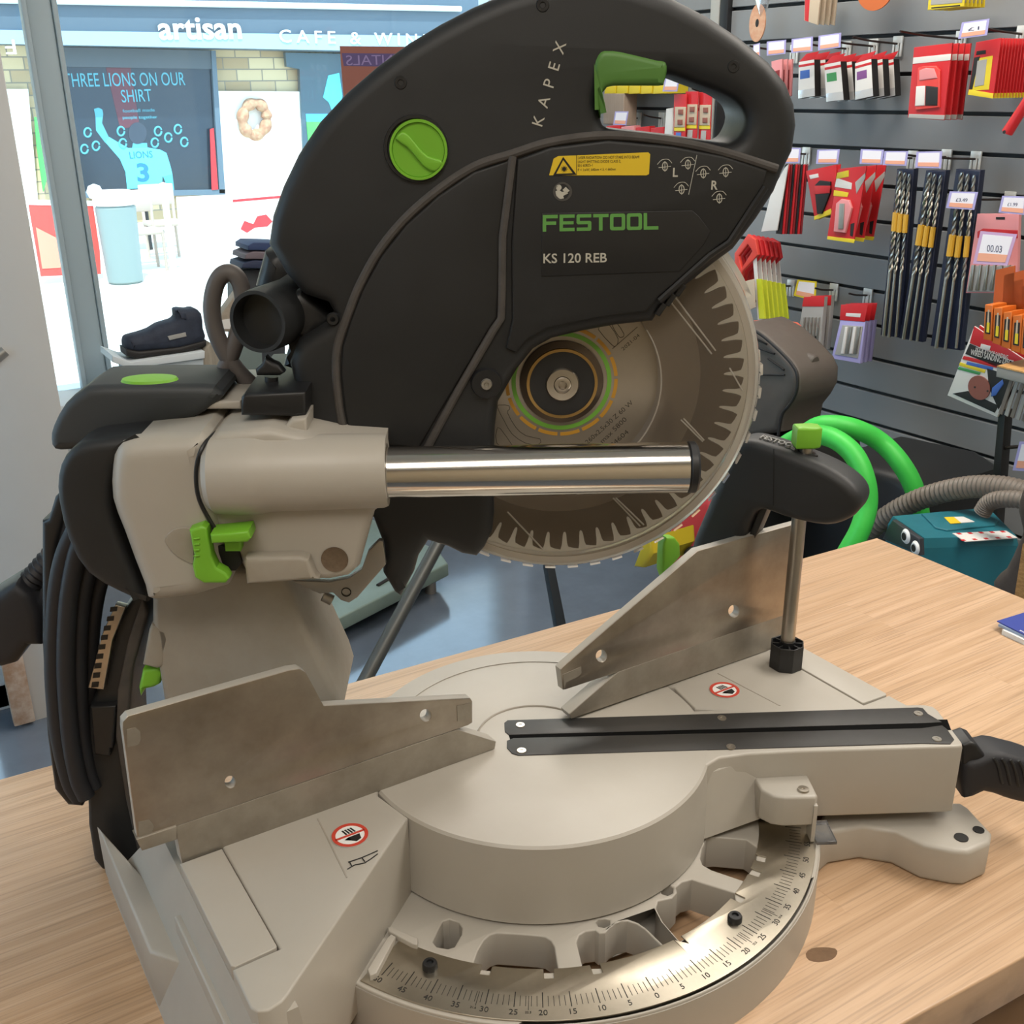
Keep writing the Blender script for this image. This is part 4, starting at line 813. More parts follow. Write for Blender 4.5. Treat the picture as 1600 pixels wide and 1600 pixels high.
# masonry drill bits in clear sleeves
def drill(tp, bt, r, w, lab, ytop, ybot):
    a, b_ = at(tp, FW, w), at(bt, FW, w); d = b_-a
    t_ = thing('masonry_drill_bit', tuple(b_), lab, 'drill bit', 'long drill bits in clear sleeves')
    hel = [] ; n = 16; L = d.length*.60; ax = axis(a, d)
    part('shank', cyl(a+d*.58, b_, r*.75), STEEL, t_)
    for ph in (0, math.pi):
        hel.append(tube([ax @ Vector((r*.45*math.cos(ph+k*.8), r*.45*math.sin(ph+k*.8), L*k/48)) for k in range(49)], r*.55, 6, 1))
    part('flutes', hel, STEEL, t_)
    part('plastic_clip', cyl(a+d*ytop, a+d*ybot, r*1.35, n=10), mat('clip_ochre', '#c99a2e', .45), t_, 'ochre clip')
for g, (nm, tops, bots, sl, y0, y1) in enumerate((
    ('left', [(1407,268), (1414,270), (1421,272)], [(1381,525), (1389,527), (1400,526)], q(1401,264, 1428,264, 1405,528, 1375,524), .24, .35),
    ('middle', [(1453,270), (1461,272), (1470,274)], [(1412,530), (1423,532), (1433,533)], q(1446,266, 1478,266, 1440,535, 1404,529), .30, .42),
    ('right', [(1503,270), (1512,272), (1522,274)], [(1463,544), (1477,546), (1494,544)], q(1493,264, 1532,266, 1500,548, 1453,541), .34, .46))):
    sv = part('drill_sleeve', slab(sl, .128, .150, FW, .004), mat('sleeve_navy', '#1c2238', .35), label='dark clear-fronted sleeve of long drill bits, %s of the three' % nm, cat='sleeve', group='sleeves of long drill bits')
    for k, (t0, b0) in enumerate(zip(tops, bots)):
        drill(t0, b0, (.0068, .0055, .005)[k], .160, 'long steel masonry drill bit, %s in the %s sleeve' % (('thickest at left', 'middle one', 'thinnest at right')[k], nm), y0, y1)
cz = pack('chisel_set', q(1527,334, 1592,334, 1588,458, 1509,458), .16, PKC, 'pink and grey boxed set of steel bits beside the right drill sleeve', 'pack', 1, .02, .012,
  [('red_cap', q(1527,362, 1536,357, 1590,360, 1590,372, 1527,372), RED, .0008), ('tray', q(1517,415, 1586,415, 1584,456, 1510,456), PKG, .002)]+[('steel_bit', q(1518+k*11,414, 1522+k*11,414, 1517+k*11,454, 1512+k*11,454), STEEL, .008) for k in range(6)]+[('hang_slot', q(1556,339, 1570,339, 1570,343, 1556,343), PKB, .0008)])
tag(q(1532,361, 1589,366, 1574,415, 1520,412), .22, 'large pink tinted price tag turned backwards over the chisel set', '00.03', mat('tag_pink', '#c4a3c9', .4))
# --- fourth row: handsaw stack
for k in range(6):
    dx = k*7.2
    o = part('hand_saw', slab([(1147+dx,396+k),(1168+dx,366+k*1.2),(1180+dx,374+k),(1184+dx,398+k),(1160+dx,424+k),(1156+dx,444+k),(1148+dx,436+k)], .20-k*.022-.012, .20-k*.022, FW, .003,
        holes=[[(1154+dx,400+k),(1168+dx,382+k*1.2),(1175+dx,392+k),(1158+dx,420+k)]]), RED if k else mat('saw_handle_red', '#d8463a', .4), label='red D-handled hand saw, %s of the row beside the blade guard' % ORD[k].replace('front', 'first from the left'), cat='hand saw', group='red handled saws')
    part('saw_blade', slab([(1176+dx,400+k),(1181+dx,399+k),(1190+dx,500),(1184+dx,500)], .20-k*.022-.009, .20-k*.022-.006, FW), PKW, o)
    part('lime_label', slab([(1182+dx,436+k*1.5),(1189+dx,436+k*1.5),(1195+dx,498),(1186+dx,498)], .20-k*.022-.010, .20-k*.022-.004, FW), LBL, o, 'lime yellow label')
pack('tool_card', q(1150,444, 1160,446, 1174,496, 1158,498), .21, ORG, 'orange card hanging under the first red hand saw', 'pack', 1, subs=[('picture', q(1161,440, 1178,436, 1180,480, 1168,486), BEIGE, .003)])
tag(q(1246,437, 1276,440, 1274,470, 1240,462), .08, 'yellow price card behind the first drill set', mt=PKY)
for p, lb_ in (((1235,442), 'hook left of the yellow price card'), ((1302,448), 'hook above the first drill set'), ((1355,456), 'hook above the second drill set')): hook(p, lb_, .1)
pack('drill_set', q(1256,466, 1288,464, 1281,548, 1243,544), .13, PKG, 'grey boxed drill set with red cap', 'drill set', 2, .03, .016, [('red_cap', q(1256,464, 1288,463, 1287,479, 1253,479), RED, .001)]+[('drill', q(1255+k*5.6,496, 1258+k*5.6,496, 1255+k*5.6,534, 1252+k*5.6,534), STEEL, .004) for k in range(5)]+[('drill_black_end', q(1250,524, 1278,525, 1276,540, 1248,538), PKB, .002)])
pack('drill_set', q(1313,500, 1352,503, 1344,568, 1299,560), .13, PUR, 'lilac boxed set with red hang card', 'drill set', 3, .02, .012, [('hang_card', q(1314,476, 1356,476, 1351,503, 1312,500), RED, .001), ('card_title', q(1322,489, 1345,490, 1344,496, 1321,494), PKW, .0015), ('tray', q(1316,508, 1348,510, 1340,560, 1304,554), PKG, .002)]+[('bit', q(1320+k*6.6,511, 1324+k*6.6,511, 1318+k*6.6,553, 1313+k*6.6,553), STEEL if k % 2 else PKW, .006) for k in range(4)])
# --- seen through the saw's handle
for k in range(5):
    part('sanding_card', slab(q(945+k*19,135-k*.6, 962+k*19,134-k*.6, 961+k*19,146, 944+k*19,147), .001, .108, FW, .002), PKY, label='yellow pack seen through the saw handle, %s from the left' % ORD[k].replace('front', 'first'), cat='pack', group='yellow packs seen through the handle')
part('corrugated_pack', slab(q(943,146, 975,146, 974,196, 942,194), .05, .11, FW, .004), mat('corrugated_beige', '#9d8d7e', .7, var=.4, vscale=120, stretch=(1, 6, .2)), label='beige ribbed pack at the left of the handle opening', cat='pack')
tag(q(1040,120, 1062,120, 1058,143, 1035,143), .18, 'white price tag seen through the top of the handle opening'); tag(q(961,174, 982,174, 978,196, 958,195), .18, 'lilac price tag seen low at the left of the handle opening')
hook((996,180), 'hook seen through the handle, left of the two', .1); hook((1033,180), 'hook seen through the handle, right of the two', .1); hook((1110,140), 'hook seen at the top right of the handle opening', .1)
for k in range(4): part('red_pack', slab(q(947+k*23,197+k, 968+k*23,195+k, 968+k*23,214, 946+k*23,214), .09, .12, FW, .004), RED if k != 1 else PKC, label='red pack low in the handle opening, %s from the left' % ORD[k].replace('front', 'first'), cat='pack', group='red packs low in the handle opening')
part('white_bag', slab(q(1040,170, 1051,168, 1051,212, 1037,212), .12, .15, FW, .005), PKW, label='white bag in the handle opening left of the red packs', cat='bag')
for k, (x, y) in enumerate(((1053,147), (1071,143), (1092,144))):
    pack('wood_plug_pack', q(x,y, x+20,y, x+17,226, x-1,222), .16-k*.01, RED, 'red topped pack with brown wooden plugs in the handle opening, %s from the left' % ORD[k].replace('front', 'first'), 'pack', 1, subs=[('brown_window', q(x+1,y+20, x+18,y+20, x+16,y+52, x,y+52), BEIGE, .004), ('plug', q(x+6,y+24, x+13,y+24, x+13,y+32, x+6,y+32), BRN, .008), ('plug', q(x+5,y+40, x+12,y+40, x+12,y+48, x+5,y+48), BRN, .008), ('yellow_band', q(x,y+52, x+17,y+52, x+17,y+58, x,y+58), PKY, .002), ('pale_foot', q(x+3,y+60, x+11,y+60, x+10,y+78, x+2,y+78), BLUP if k == 0 else PKG, .002)])
part('black_case', slab(q(1120,150, 1140,148, 1160,180, 1158,226, 1114,226), .03, .09, FW, .005), PKB, label='black tool case at the right of the handle opening', cat='case')
# --- display at the right: orange tube boxes, sanding discs, shelf
dp = pack('sanding_disc_pack', q(1522,510, 1600,562, 1558,652, 1480,618), .50, PKW, 'sanding disc pack with red top under the orange boxes', 'pack', 2, .02, .006,
  [('red_header', q(1522,510, 1600,562, 1596,570, 1515,536), RED, .001), ('brand_title', q(1533,537, 1548,541, 1546,548, 1531,544), PKW, .0016), ('black_panel', q(1515,537, 1596,571, 1589,587, 1508,553), PKB, .001), ('rainbow_red', q(1506,556, 1560,569, 1557,575, 1503,561), RED, .001), ('rainbow_blue', q(1511,565, 1552,574, 1550,579, 1509,570), BLUP, .001), ('rainbow_yellow', q(1500,566, 1540,578, 1538,583, 1498,571), PKY, .001), ('rainbow_green', q(1498,573, 1532,582, 1530,586, 1496,577), GRNP, .001), ('dark_corner', q(1542,575, 1585,590, 1560,640, 1545,606), PKB, .001), ('dark_foot', q(1488,615, 1512,611, 1560,634, 1554,645), PKB, .001), ('blue_hand', q(1550,606, 1566,593, 1568,600, 1556,618, 1548,620), BLUP, .002)])
dd = part('disc_picture', slab([(1529.5+17*math.cos(k*.21)+2*math.sin(k*.21), 606+19*math.sin(k*.21)) for k in range(30)], .5, .503, FW), BRN, dp)
part('disc_dot', [slab(hol((1523,605), 1.6, 10), .503, .5034, FW), slab(hol((1543,611), 1.6, 10), .503, .5034, FW)], PKB, dd)
part('pack_title', [textpx('HOOK & LOOP SANDING', (1524,548), (1574,562), .010, FW, .5015, ext=.0003), textpx('WIRED SANDING DISCS', (1516,554), (1582,572), .013, FW, .5015, ext=.0003)], PKW, dp)
ORB = mat('box_back_orange', '#b9561c', .5)
bx = [((1539,476),(1551,477),(1549,533),(1536,530)), ((1553,481),(1566,481),(1563,540),(1550,536)), ((1568,488),(1581,487),(1578,546),(1564,542)), ((1583,493),(1597,492),(1594,552),(1579,548)), ((1598,498),(1612,497),(1609,557),(1594,553))]
for k, L in enumerate(bx):
    L = list(L); w_ = .60-k*.0
    o = part('tube_box', slab(L, w_-.05, w_, FW, .0015), ORG, label='orange glue box on the display, %s from the left' % ORD[k].replace('front', 'first'), cat='box', group='orange boxes on the display')
    a, b_, c_, d_ = L
    part('back_card', slab([(a[0]+17-k, a[1]-54+k*3), (b_[0]+34, b_[1]-62+k*3), (b_[0]+32, b_[1]+6), (a[0]+12, a[1]+8)], w_-.058, w_-.054, FW), ORB, o)
    def mixp(s, t): return tuple((a[i]*(1-s)+b_[i]*s)*(1-t)+(d_[i]*(1-s)+c_[i]*s)*t for i in (0, 1))
    part('black_label', slab([mixp(.2,.2), mixp(.8,.2), mixp(.8,.82), mixp(.2,.82)], w_, w_+.0008, FW), PKB, o)
    part('label_tube', slab([mixp(.42,.14), mixp(.58,.14), mixp(.6,.78), mixp(.35,.78)], w_, w_+.0014, FW), BEIGE, o)
    part('label_yellow', slab([mixp(.36,.5), mixp(.66,.5), mixp(.66,.78), mixp(.36,.78)], w_, w_+.002, FW), PKY, o)
sh = part('shelf', [slab(q(1557,573, 1660,598, 1660,615, 1556,589), .34, .62, FW, .002)], mat('shelf_edge_grey', '#8f8f8b', .5), label='small shelf with pine top and grey front edge at the right', cat='shelf')
zsh = upx((1557,573), FW, .62)
part('shelf_top', slab(q(1559,571, 1660,596, 1660,598, 1557,573), .34, .621, FW), PINE, sh, 'pine top')
for k in range(5):
    x = 1578+k*9
    part('grey_card', slab([(x,592+k*2), (x+5,593+k*2), (x-13,648+k*3), (x-18,645+k*3)], .585-k*.03-.004, .585-k*.03, FW), PKG if k % 2 else mat('card_taupe', '#7d746b', .5), label='grey card hanging under the small shelf, %s from the left' % ORD[k].replace('front', 'first'), cat='pack', group='grey cards under the shelf')
dsp = part('display_stand', [slab(q(1560,640, 1571,642, 1562,760, 1549,760), .46, .49, FW, .002), slab(q(1549,752, 1562,752, 1545,1000, 1530,1000), .46, .49, FW, .002)], mat('stand_black', '#211e1c', .5), label='black upright of the display stand in front of the slatwall', cat='stand')
part('arm', tube([at((1560,702), FW, .475), at((1590,698), FW, .49), at((1625,704), FW, .493)], .004, 8, 2), DKM, dsp)
tag(q(1593,690, 1640,690, 1630,738, 1582,735), .498, 'lilac price tag low at the right edge beside the black stand')
# --- green hose, grey hose, teal extractor and the machines behind the bench
GH = mat('hose_green', '#3fc54a', .45, var=.2, vscale=20, col2='#2f9a3c')
def wp(L, w): return [at((p[0], p[1]), FW, p[2] if len(p) > 2 else w) for p in L]
part('suction_hose', [tube(wp([(1222,700,.78), (1240,688,.78), (1264,679,.78), (1300,684,.78), (1332,708,.78), (1350,745,.78), (1355,785,.78), (1345,825,.8), (1325,862,.82), (1290,920,.84), (1240,990,.84)], .7), .0225, 18, 6)], GH, label='bright green suction hose, nearer loop behind the clamp', cat='hose', group='green suction hoses')
part('suction_hose', [tube(wp([(1248,690,.72), (1262,675,.71), (1287,664,.70), (1330,668,.66), (1375,690,.6), (1410,728,.58), (1432,775,.56), (1440,840,.54), (1440,920,.5)], .6), .0225, 18, 6)], GH, label='bright green suction hose, farther loop ending behind the grey hose', cat='hose', group='green suction hoses')
HG = mat('hose_grey_brown', '#6e655c', .5)
part('vacuum_hose', tube(wp([(1310,880), (1345,842), (1385,808), (1430,783), (1480,767), (1530,760), (1580,764), (1630,780)], .62), .025, 16, 14, ribs=.88), HG, label='grey ribbed vacuum hose arching over the teal extractor', cat='hose')
part('vacuum_hose', tube(wp([(1535,800), (1545,786), (1565,780), (1600,782), (1640,795)], .70), .018, 14, 10, ribs=.88), HG, label='short grey ribbed hose end behind the teal extractor', cat='hose')
TEAL = mat('teal_plastic', '#1f6a78', .45, var=.15, vscale=25, col2='#2b5560'); TEAL2 = mat('teal_dark', '#1d5561', .5)
zv = -.27
A_, B_, C_, D_ = [at(p, FH, zv) for p in ((1391,806), (1443,842), (1592,838), (1546,792))]
ve = thing('dust_extractor', ((A_.x+C_.x)/2, (A_.y+C_.y)/2, FLZ), 'teal dust extractor with googly eyes behind the bench corner', 'vacuum cleaner')
def grow(pts, k, z):
    c = sum(pts, Vector())/4; return [Vector((c.x+(p.x-c.x)*k, c.y+(p.y-c.y)*k, z)) for p in pts]
T_ = [A_, B_, C_, D_]
part('body', [loft(grow(T_, .96, zv), grow(T_, 1.02, zv-.02)), loft(grow(T_, 1.02, zv-.02), grow(T_, 1.05, zv-.30))], TEAL, ve, ang=20)
part('lower_body', loft(grow(T_, 1.04, zv-.30), grow(T_, 1.0, FLZ)), PKB, ve)
part('lid_panel', slab([(1440,802), (1470,799), (1530,799), (1560,812), (1555,820), (1480,828), (1462,824)], zv-.002, zv+.004, FH, .002), TEAL, ve)
st_ = part('warning_label', slab([(1475,808), (1505,807), (1523,815), (1485,818)], zv+.004, zv+.0052, FH), PKW, ve); part('label_yellow', slab([(1475,808), (1490,807.5), (1502,817), (1485,818)], zv+.0052, zv+.0058, FH), YEL, st_)
st2 = part('striped_label', slab([(1488,833), (1572,829), (1590,840), (1508,846)], zv+.0003, zv+.0016, FH), PKW, ve)
part('red_stripes', [slab([(1494+k*17,832.7-k*.8), (1500+k*17,832.4-k*.8), (1504+k*17,834.6-k*.8), (1498+k*17,835-k*.8)], zv+.0016, zv+.002, FH) for k in range(5)]+[slab([(1504+k*18,845-k*1.2), (1510+k*18,844.6-k*1.2), (1506+k*18,842.5-k*1.2), (1500+k*18,843-k*1.2)], zv+.0016, zv+.002, FH) for k in range(5)], RED, st2)
fx = (B_-A_); fx.z = 0; fx.normalize(); fn = Vector((fx.y, -fx.x, 0))
if fn.dot(CAM-A_) < 0: fn = -fn
FV = frame(fx, _z, fx.cross(_z), A_*1.0); fsgn = .012
part('face_panel', slab([(1388,822), (1394,812), (1436,842), (1437,868), (1385,845), (1378,842)], fsgn, fsgn+.012, FV, .003), mat('face_dark', '#33363b', .35), ve)
for c, r in (((1416,838), .016), ((1431,856), .015)):
    e = part('googly_eye', lathe([(0, .005), (r*.7, .0045), (r, 0)], FV @ Matrix.Translation((*upx(c, FV, fsgn+.012), fsgn+.0125)), 24), WHITE, ve, 'white googly eye')
    part('pupil', lathe([(0, .0062), (r*.5, .0058), (r*.55, .004)], FV @ Matrix.Translation((*upx(c, FV, fsgn+.012), fsgn+.0125)), 20), INK, e, 'black pupil')
part('canvas_bag', slab([(1600,762), (1640,762), (1640,960), (1560,960), (1546,910), (1566,890), (1585,850), (1592,830), (1585,800), (1590,772)], .78, .86, FW, .02, smooth=2), mat('brown_canvas', '#4b4039', .8, var=.3, vscale=30), label='dark brown bag hanging at the right edge beside the extractor', cat='bag')
part('board_offcut', slab([(1598,850), (1660,838), (1660,1050), (1570,1050), (1584,938)], .93, .95, FW), mat('osb', '#b98a52', .8, var=.8, vscale=90, col2='#8a5f36', stretch=(1, 1, 3)), label='upright chipboard offcut at the right edge behind the bench', cat='board')
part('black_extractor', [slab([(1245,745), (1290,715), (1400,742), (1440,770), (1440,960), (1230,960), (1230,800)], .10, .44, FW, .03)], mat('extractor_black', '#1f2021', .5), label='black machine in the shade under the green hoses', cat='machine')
s2 = thing('chop_saw', tuple(at((1210,660), FW, .6)-Vector((0, 0, .1))), 'second dark grey chop saw standing behind the blade guard', 'saw')
GDK = mat('saw_grey_brown', '#57504a', .5, var=.2, vscale=20)
part('motor_cover', slab([(1160,505), (1190,522), (1216,546), (1237,569), (1245,587), (1244,612), (1234,631), (1222,647), (1217,676), (1150,690), (1140,560)], .50, .66, FW, .02), GDK, s2)
part('cover_trim', tube(wp([(1166,508), (1192,525), (1218,548), (1238,570), (1246,588), (1244,613), (1234,632), (1222,648), (1216,680)], .665), .004, 8, 4), PKB, s2, 'black trim')
part('cooling_slot', [tube(wp(L, .662), .0025, 6, 1) for L in ([(1176,541), (1210,553)], [(1178,528), (1198,538)], [(1180,585), (1226,586)], [(1200,560), (1225,578)])], PKB, s2)
part('dust_nozzle', cyl(at((1234,552), FW, .58), at((1274,566), FW, .58), .019, .016, n=24, bev=.003), GDK, s2)
part('saw_base', slab([(1150,690), (1235,690), (1245,760), (1140,760)], .45, .7, FW, .01), PKB, s2)
pq = at((1190,758), FW, .50)
part('saw_pedestal', box((pq.x, pq.y, (FLZ+pq.z)/2-.003), (.14, .16, pq.z-FLZ-.006), FH, .01), mat('pedestal_dark', '#26282a', .6), label='dark pedestal under the second saw', cat='stand')
part('flat_file', slab([(1164,502), (1200,500), (1240,504), (1247,510), (1244,520), (1200,522), (1166,520)], .22, .24, FW, .008), mat('handle_coral', '#d4674f', .4), label='coral coloured handle lying flat under the red saws', cat='handle')
rm = part('red_machine', slab([(1030,850), (1062,800), (1110,770), (1116,880), (1085,890), (1030,900)], .68, .80, FW, .02), mat('machine_red', '#c23a3c', .4), label='red machine behind the right fence under the blade guard', cat='machine')
part('machine_wheel', cyl(at((1083,868), FW, .82), at((1083,868), FW, .86), .024, n=28, bev=.004), PKB, rm)
ym = part('yellow_crate', slab([(988,886), (1002,850), (1016,840), (1018,866), (1003,888)], .84, .99, FW, .01), mat('crate_yellow', '#cdb42a', .5), label='yellow corner of a case on the floor below the blade guard', cat='case')
# --- machine base and stand legs on the floor
GPL = mat('green_grey_metal', '#71827a', .5, var=.3, vscale=8, col2='#56655e')
zg = -.80
gpts = [at(p, FH, zg) for p in ((400,850), (478,973), (506,978), (700,880), (686,860), (560,800))]
mb = thing('machine_base', (gpts[0].x+.15, gpts[0].y, FLZ), 'green-grey steel machine base on the floor behind the saw column', 'machine base')
part('top_plate', slab([(p.x, p.y) for p in gpts], zg-.045, zg, FH, .006, px=False), GPL, mb)
part('foot', cyl(at((489,988), FH, zg-.045), Vector((at((489,988), FH, zg-.045).x, at((489,988), FH, zg-.045).y, FLZ)), .018), ZINC, mb, 'steel levelling foot')
part('foot', cyl(Vector((gpts[3].x-.05, gpts[3].y+.03, zg-.045)), Vector((gpts[3].x-.05, gpts[3].y+.03, FLZ)), .018), ZINC, mb, 'steel levelling foot')
part('foot', cyl(Vector((gpts[5].x, gpts[5].y-.03, zg-.045)), Vector((gpts[5].x, gpts[5].y-.03, FLZ)), .018), ZINC, mb)
part('side_slot', tube([at(p, FH, zg+.002) for p in ((590,915), (620,897))], .006, 6, 1), PKB, mb)
stand = thing('tool_stand', (1.1, 2.0, FLZ), 'folding stand of grey steel tubes on the floor behind the bench', 'stand')
f1 = at((560,1082), FH, FLZ); f2 = at((884,1010), FH, FLZ); t1 = at((694,832), FY(f1.y+.12), 0); t2 = at((832,800), FY(f2.y+.10), 0)
TUB = mat('tube_grey', '#5f605d', .4, .6)
part('leg', cyl(f1, t1, .019), TUB, stand); part('leg', slab([(850,860), (862,860), (892,1010), (876,1010)], -.012, .012, FY(f2.y), .003), mat('leg_dark', '#33373a', .5), stand, 'dark flat leg')
part('cross_bar', cyl(t1, at((845,800), FY(f2.y+.02), 0), .019), TUB, stand)
# --- window ledge
YL = 3.08; FL_ = FY(YL)
bt1 = thing('shoe_box', tuple(at((260,600), FL_, 0)), 'pale shoe box on the window ledge with a work boot on top', 'box')
part('carton', slab([(203,572), (318,556), (318,602), (203,606)], -.10, .06, FL_, .002), mat('carton_pale', '#b9c3c9', .6), bt1)
part('carton_lid', slab([(176,556), (204,566), (320,549), (320,560), (204,576), (176,566)], -.11, .07, FL_, .002), mat('carton_lid', '#d3dade', .6), bt1)
boot = thing('work_boot', tuple(at((258,560), FL_, 0)), 'dark work boot standing on the pale shoe box in the window', 'boot')
def z5(L): return [(x*.3125, 400+y*.3125) for x, y in L]
part('upper', slab(z5([(632,470), (634,435), (650,420), (705,405), (760,385), (800,360), (865,340), (888,322), (884,290), (905,280), (945,284), (980,278), (1020,308), (1028,380), (1034,450), (900,490), (760,500), (660,505)]), -.045, .045, FL_, .03, smooth=2), mat('boot_navy', '#2d3444', .7, var=.5, vscale=40), boot)
part('sole', slab(z5([(632,480), (700,492), (900,470), (1036,435), (1036,462), (1000,478), (900,500), (760,515), (680,528), (636,515)]), -.048, .048, FL_, .008), PKB, boot)
boot.location.z += .009
part('boot_accent', slab(z5([(840,415), (930,395), (935,415), (850,435)]), .045, .049, FL_, .001), PKG, boot)
gb = part('display_box', slab([(366,525), (408,520), (412,600), (362,600)], .02, .09, FL_, .003), mat('box_grey_green', '#6d7a78', .6), label='grey-green box on the window ledge behind the cable loop', cat='box')
part('paper_roll', slab([(318,545), (328,535), (343,545), (345,600), (318,600)], -.05, .04, FL_, .01), mat('roll_beige', '#a39a8c', .7, var=.6, vscale=120, stretch=(1, 1, .1)), label='beige ribbed roll beside the shoe box on the ledge', cat='roll')
fbx = part('print_box', slab([(343,495), (372,455), (382,450), (384,520), (343,518)], -.02, .03, FY(YL-.06), .004), mat('fan_beige', '#9b8f80', .7, var=.5, vscale=60), label='beige ribbed package seen through the cable loop', cat='package')
part('print_patch', slab([(346,500), (366,497), (366,514), (346,514)], .03, .031, FY(YL-.06)), PKW, fbx)
for k, (y, mt_) in enumerate(((384, mat('cap_blue', '#2d3d63', .7)), (398, mat('cap_check', '#6a5f66', .7)), (412, mat('cap_navy', '#27304a', .7)))):
    part('folded_shirt', slab([(388-k*4,y), (396,y-5), (440,y-4), (444,y+8), (388-k*5,y+7)], -.1, .04, FY(YL+.02), .004), mt_, label='folded garment on the window ledge, %s of the pile' % ('top one', 'middle one', 'lowest one')[k], cat='garment', group='folded garments')
part('ledge_riser', slab([(370,422), (446,420), (446,600), (372,600)], -.12, -.01, FY(YL+.02), .004), mat('riser_dark', '#3e4247', .6), label='dark riser block under the folded garments on the ledge', cat='block')
ps = part('window_poster', slab([(531,72), (760,74), (760,300), (548,300)], .036, .038, FWY), mat('poster_red_brown', '#8e5a50', .6), label='red-brown poster stuck on the shop window', cat='poster')
part('poster_band', slab([(534,83), (760,85), (760,106), (537,103)], .038, .0386, FWY), mat('poster_purple', '#574a78', .6), ps)
mtx = textpx('RENTALS', (541,100), (640,102), .035, FWY, .039, ext=.0003)
cx_ = (upx((541,100), FWY, .039)[0]+upx((640,102), FWY, .039)[0])/2
mtx.transform(Matrix.Translation((cx_, 0, 0)) @ Matrix.Diagonal((-1, 1, 1, 1)) @ Matrix.Translation((-cx_, 0, 0)))
part('poster_lettering', mtx, mat('poster_ink', '#8a7aa8', .6), ps)

# ================================================================ STREET
ZR = -1.0
struct('ground', box((3, 24, ZR-.05), (60, 41, .1)), mat('street_paving', '#d9d3c8', .8, var=.15, vscale=2))
YF = 14.0; FO = FY(YF)
def fo(L, w0=0, w1=.05, **k): return slab(L, w0, w1, FO, **k)
brick = mat('facade_stone', '#c9b48f', .85)
def brick_nodes():
    nt = brick.node_tree; b = nt.nodes['Principled BSDF']; tc = nt.nodes.new('ShaderNodeTexCoord'); mp = nt.nodes.new('ShaderNodeMapping'); mp.inputs['Rotation'].default_value = (math.pi/2, 0, 0)
    br = nt.nodes.new('ShaderNodeTexBrick'); br.inputs['Scale'].default_value = 1; br.inputs['Brick Width'].default_value = .34; br.inputs['Row Height'].default_value = .14; br.inputs['Mortar Size'].default_value = .008
    br.inputs['Color1'].default_value = lin('#d8c39b'); br.inputs['Color2'].default_value = lin('#a98f6c'); br.inputs['Mortar'].default_value = lin('#8d8474')
    nt.links.new(tc.outputs['Object'], mp.inputs[0]); nt.links.new(mp.outputs[0], br.inputs['Vector']); nt.links.new(br.outputs['Color'], b.inputs['Base Color'])
brick_nodes()
fac = thing('cafe_building', (4.5, YF, ZR), 'stone cafe building with dark shop front across the street', 'building')
part('facade', box((4.0, YF+.3, 2.3), (22, .5, 6.6)), brick, fac)
part('sunlit_wall', [fo([(335,142), (476,143), (500,460), (352,460)], 0, .04), fo([(-60,139), (44,139), (72,460), (-40,460)], 0, .04)], mat('sunlit_white', '#efeae0', .8), fac)  # sunlit stone bleached by glare, painted as a white facing
fs = part('fascia', fo([(-120,-34), (800,-20), (800,86), (-120,66)], 0, .45, bevel=.01), mat('fascia_slate', '#4b5a66', .5), fac, 'dark slate fascia')
part('fascia_strip', fo([(-120,45), (800,58), (800,84), (-120,66)], .45, .50), mat('fascia_pale_blue', '#8fa9ba', .5), fs, 'pale blue lower strip')
part('sign_lettering', [textpx('artisan', (249,61), (378,60), .26, FO, .505, bold=.02, ext=.01), textpx('CAFE & WINE', (437,66), (672,72), .155, FO, .505, sp=1.5, ext=.01), textpx('F', (22,62), (6,62), .16, FO, .505, ext=.01)], WHITE, fs, 'white sign lettering and one painted reflected letter')  # lone turned F at the left is a reflection drawn as lettering
part('eaves_lights', [tube([at(p, FO, .5) for p in ((-100,-2), (200,4), (420,8), (720,14))], .035, 8, 3)], mat('pale_gutter', '#cfd8d8', .5), fs)
GL = mat('dark_shop_glass', '#1e2a36', .15)
w1_ = part('shop_window', fo([(82,73), (334,79), (350,302), (115,308)], 0, .06), GL, fac, 'dark shop window with painted mural')
part('window_head', fo([(82,73), (334,79), (337,108), (85,104)], .06, .10), mat('blind_grey', '#4d555c', .6), w1_)
part('window_frame', [fo([(330,79), (337,79), (352,302), (343,302)], .04, .12), fo([(70,73), (84,73), (122,308), (104,308)], .04, .12), fo([(104,300), (352,296), (352,304), (104,310)], .04, .12)], mat('frame_slate', '#566672', .5), w1_)
part('maroon_reflection', fo([(165,104), (204,104), (218,196), (188,202)], .06, .064), mat('maroon', '#5a2a37', .5), w1_)  # reflection in the shop glass, painted as a maroon sheet
MC = mat('mural_cyan', '#5fd6ee', .6); MT = mat('mural_teal', '#4f9aa8', .6)
def z1(L): return [(x/3.2, y/3.2) for x, y in L]
part('mural_lettering', [textpx('THREE LIONS ON OUR', (101,136), (290,133), .16, FO, .066, ext=.002), textpx('SHIRT', (191,160), (238,158), .15, FO, .066, ext=.002), textpx('football made', (192,176), (242,174), .04, FO, .066, ext=.002), textpx('people together', (192,186), (246,185), .04, FO, .066, ext=.002)], MT, w1_, 'painted teal lettering')
fig = part('mural_figure', [fo(z1([(545,685), (640,740), (740,738), (800,748), (832,765), (852,830), (862,872), (812,884), (806,975), (640,980), (628,860), (600,795), (528,712)]), .06, .066)], MC, w1_, 'painted cyan football shirt seen from behind')
part('mural_skin', [fo(z1([(470,545), (492,538), (512,548), (516,572), (510,615), (545,688), (526,714), (480,652), (478,585)]), .06, .065), fo(z1([(815,882), (862,872), (872,950), (850,975), (838,940)]), .06, .065), fo(z1([(665,715), (735,715), (738,742), (660,742)]), .06, .065)], MT, fig)
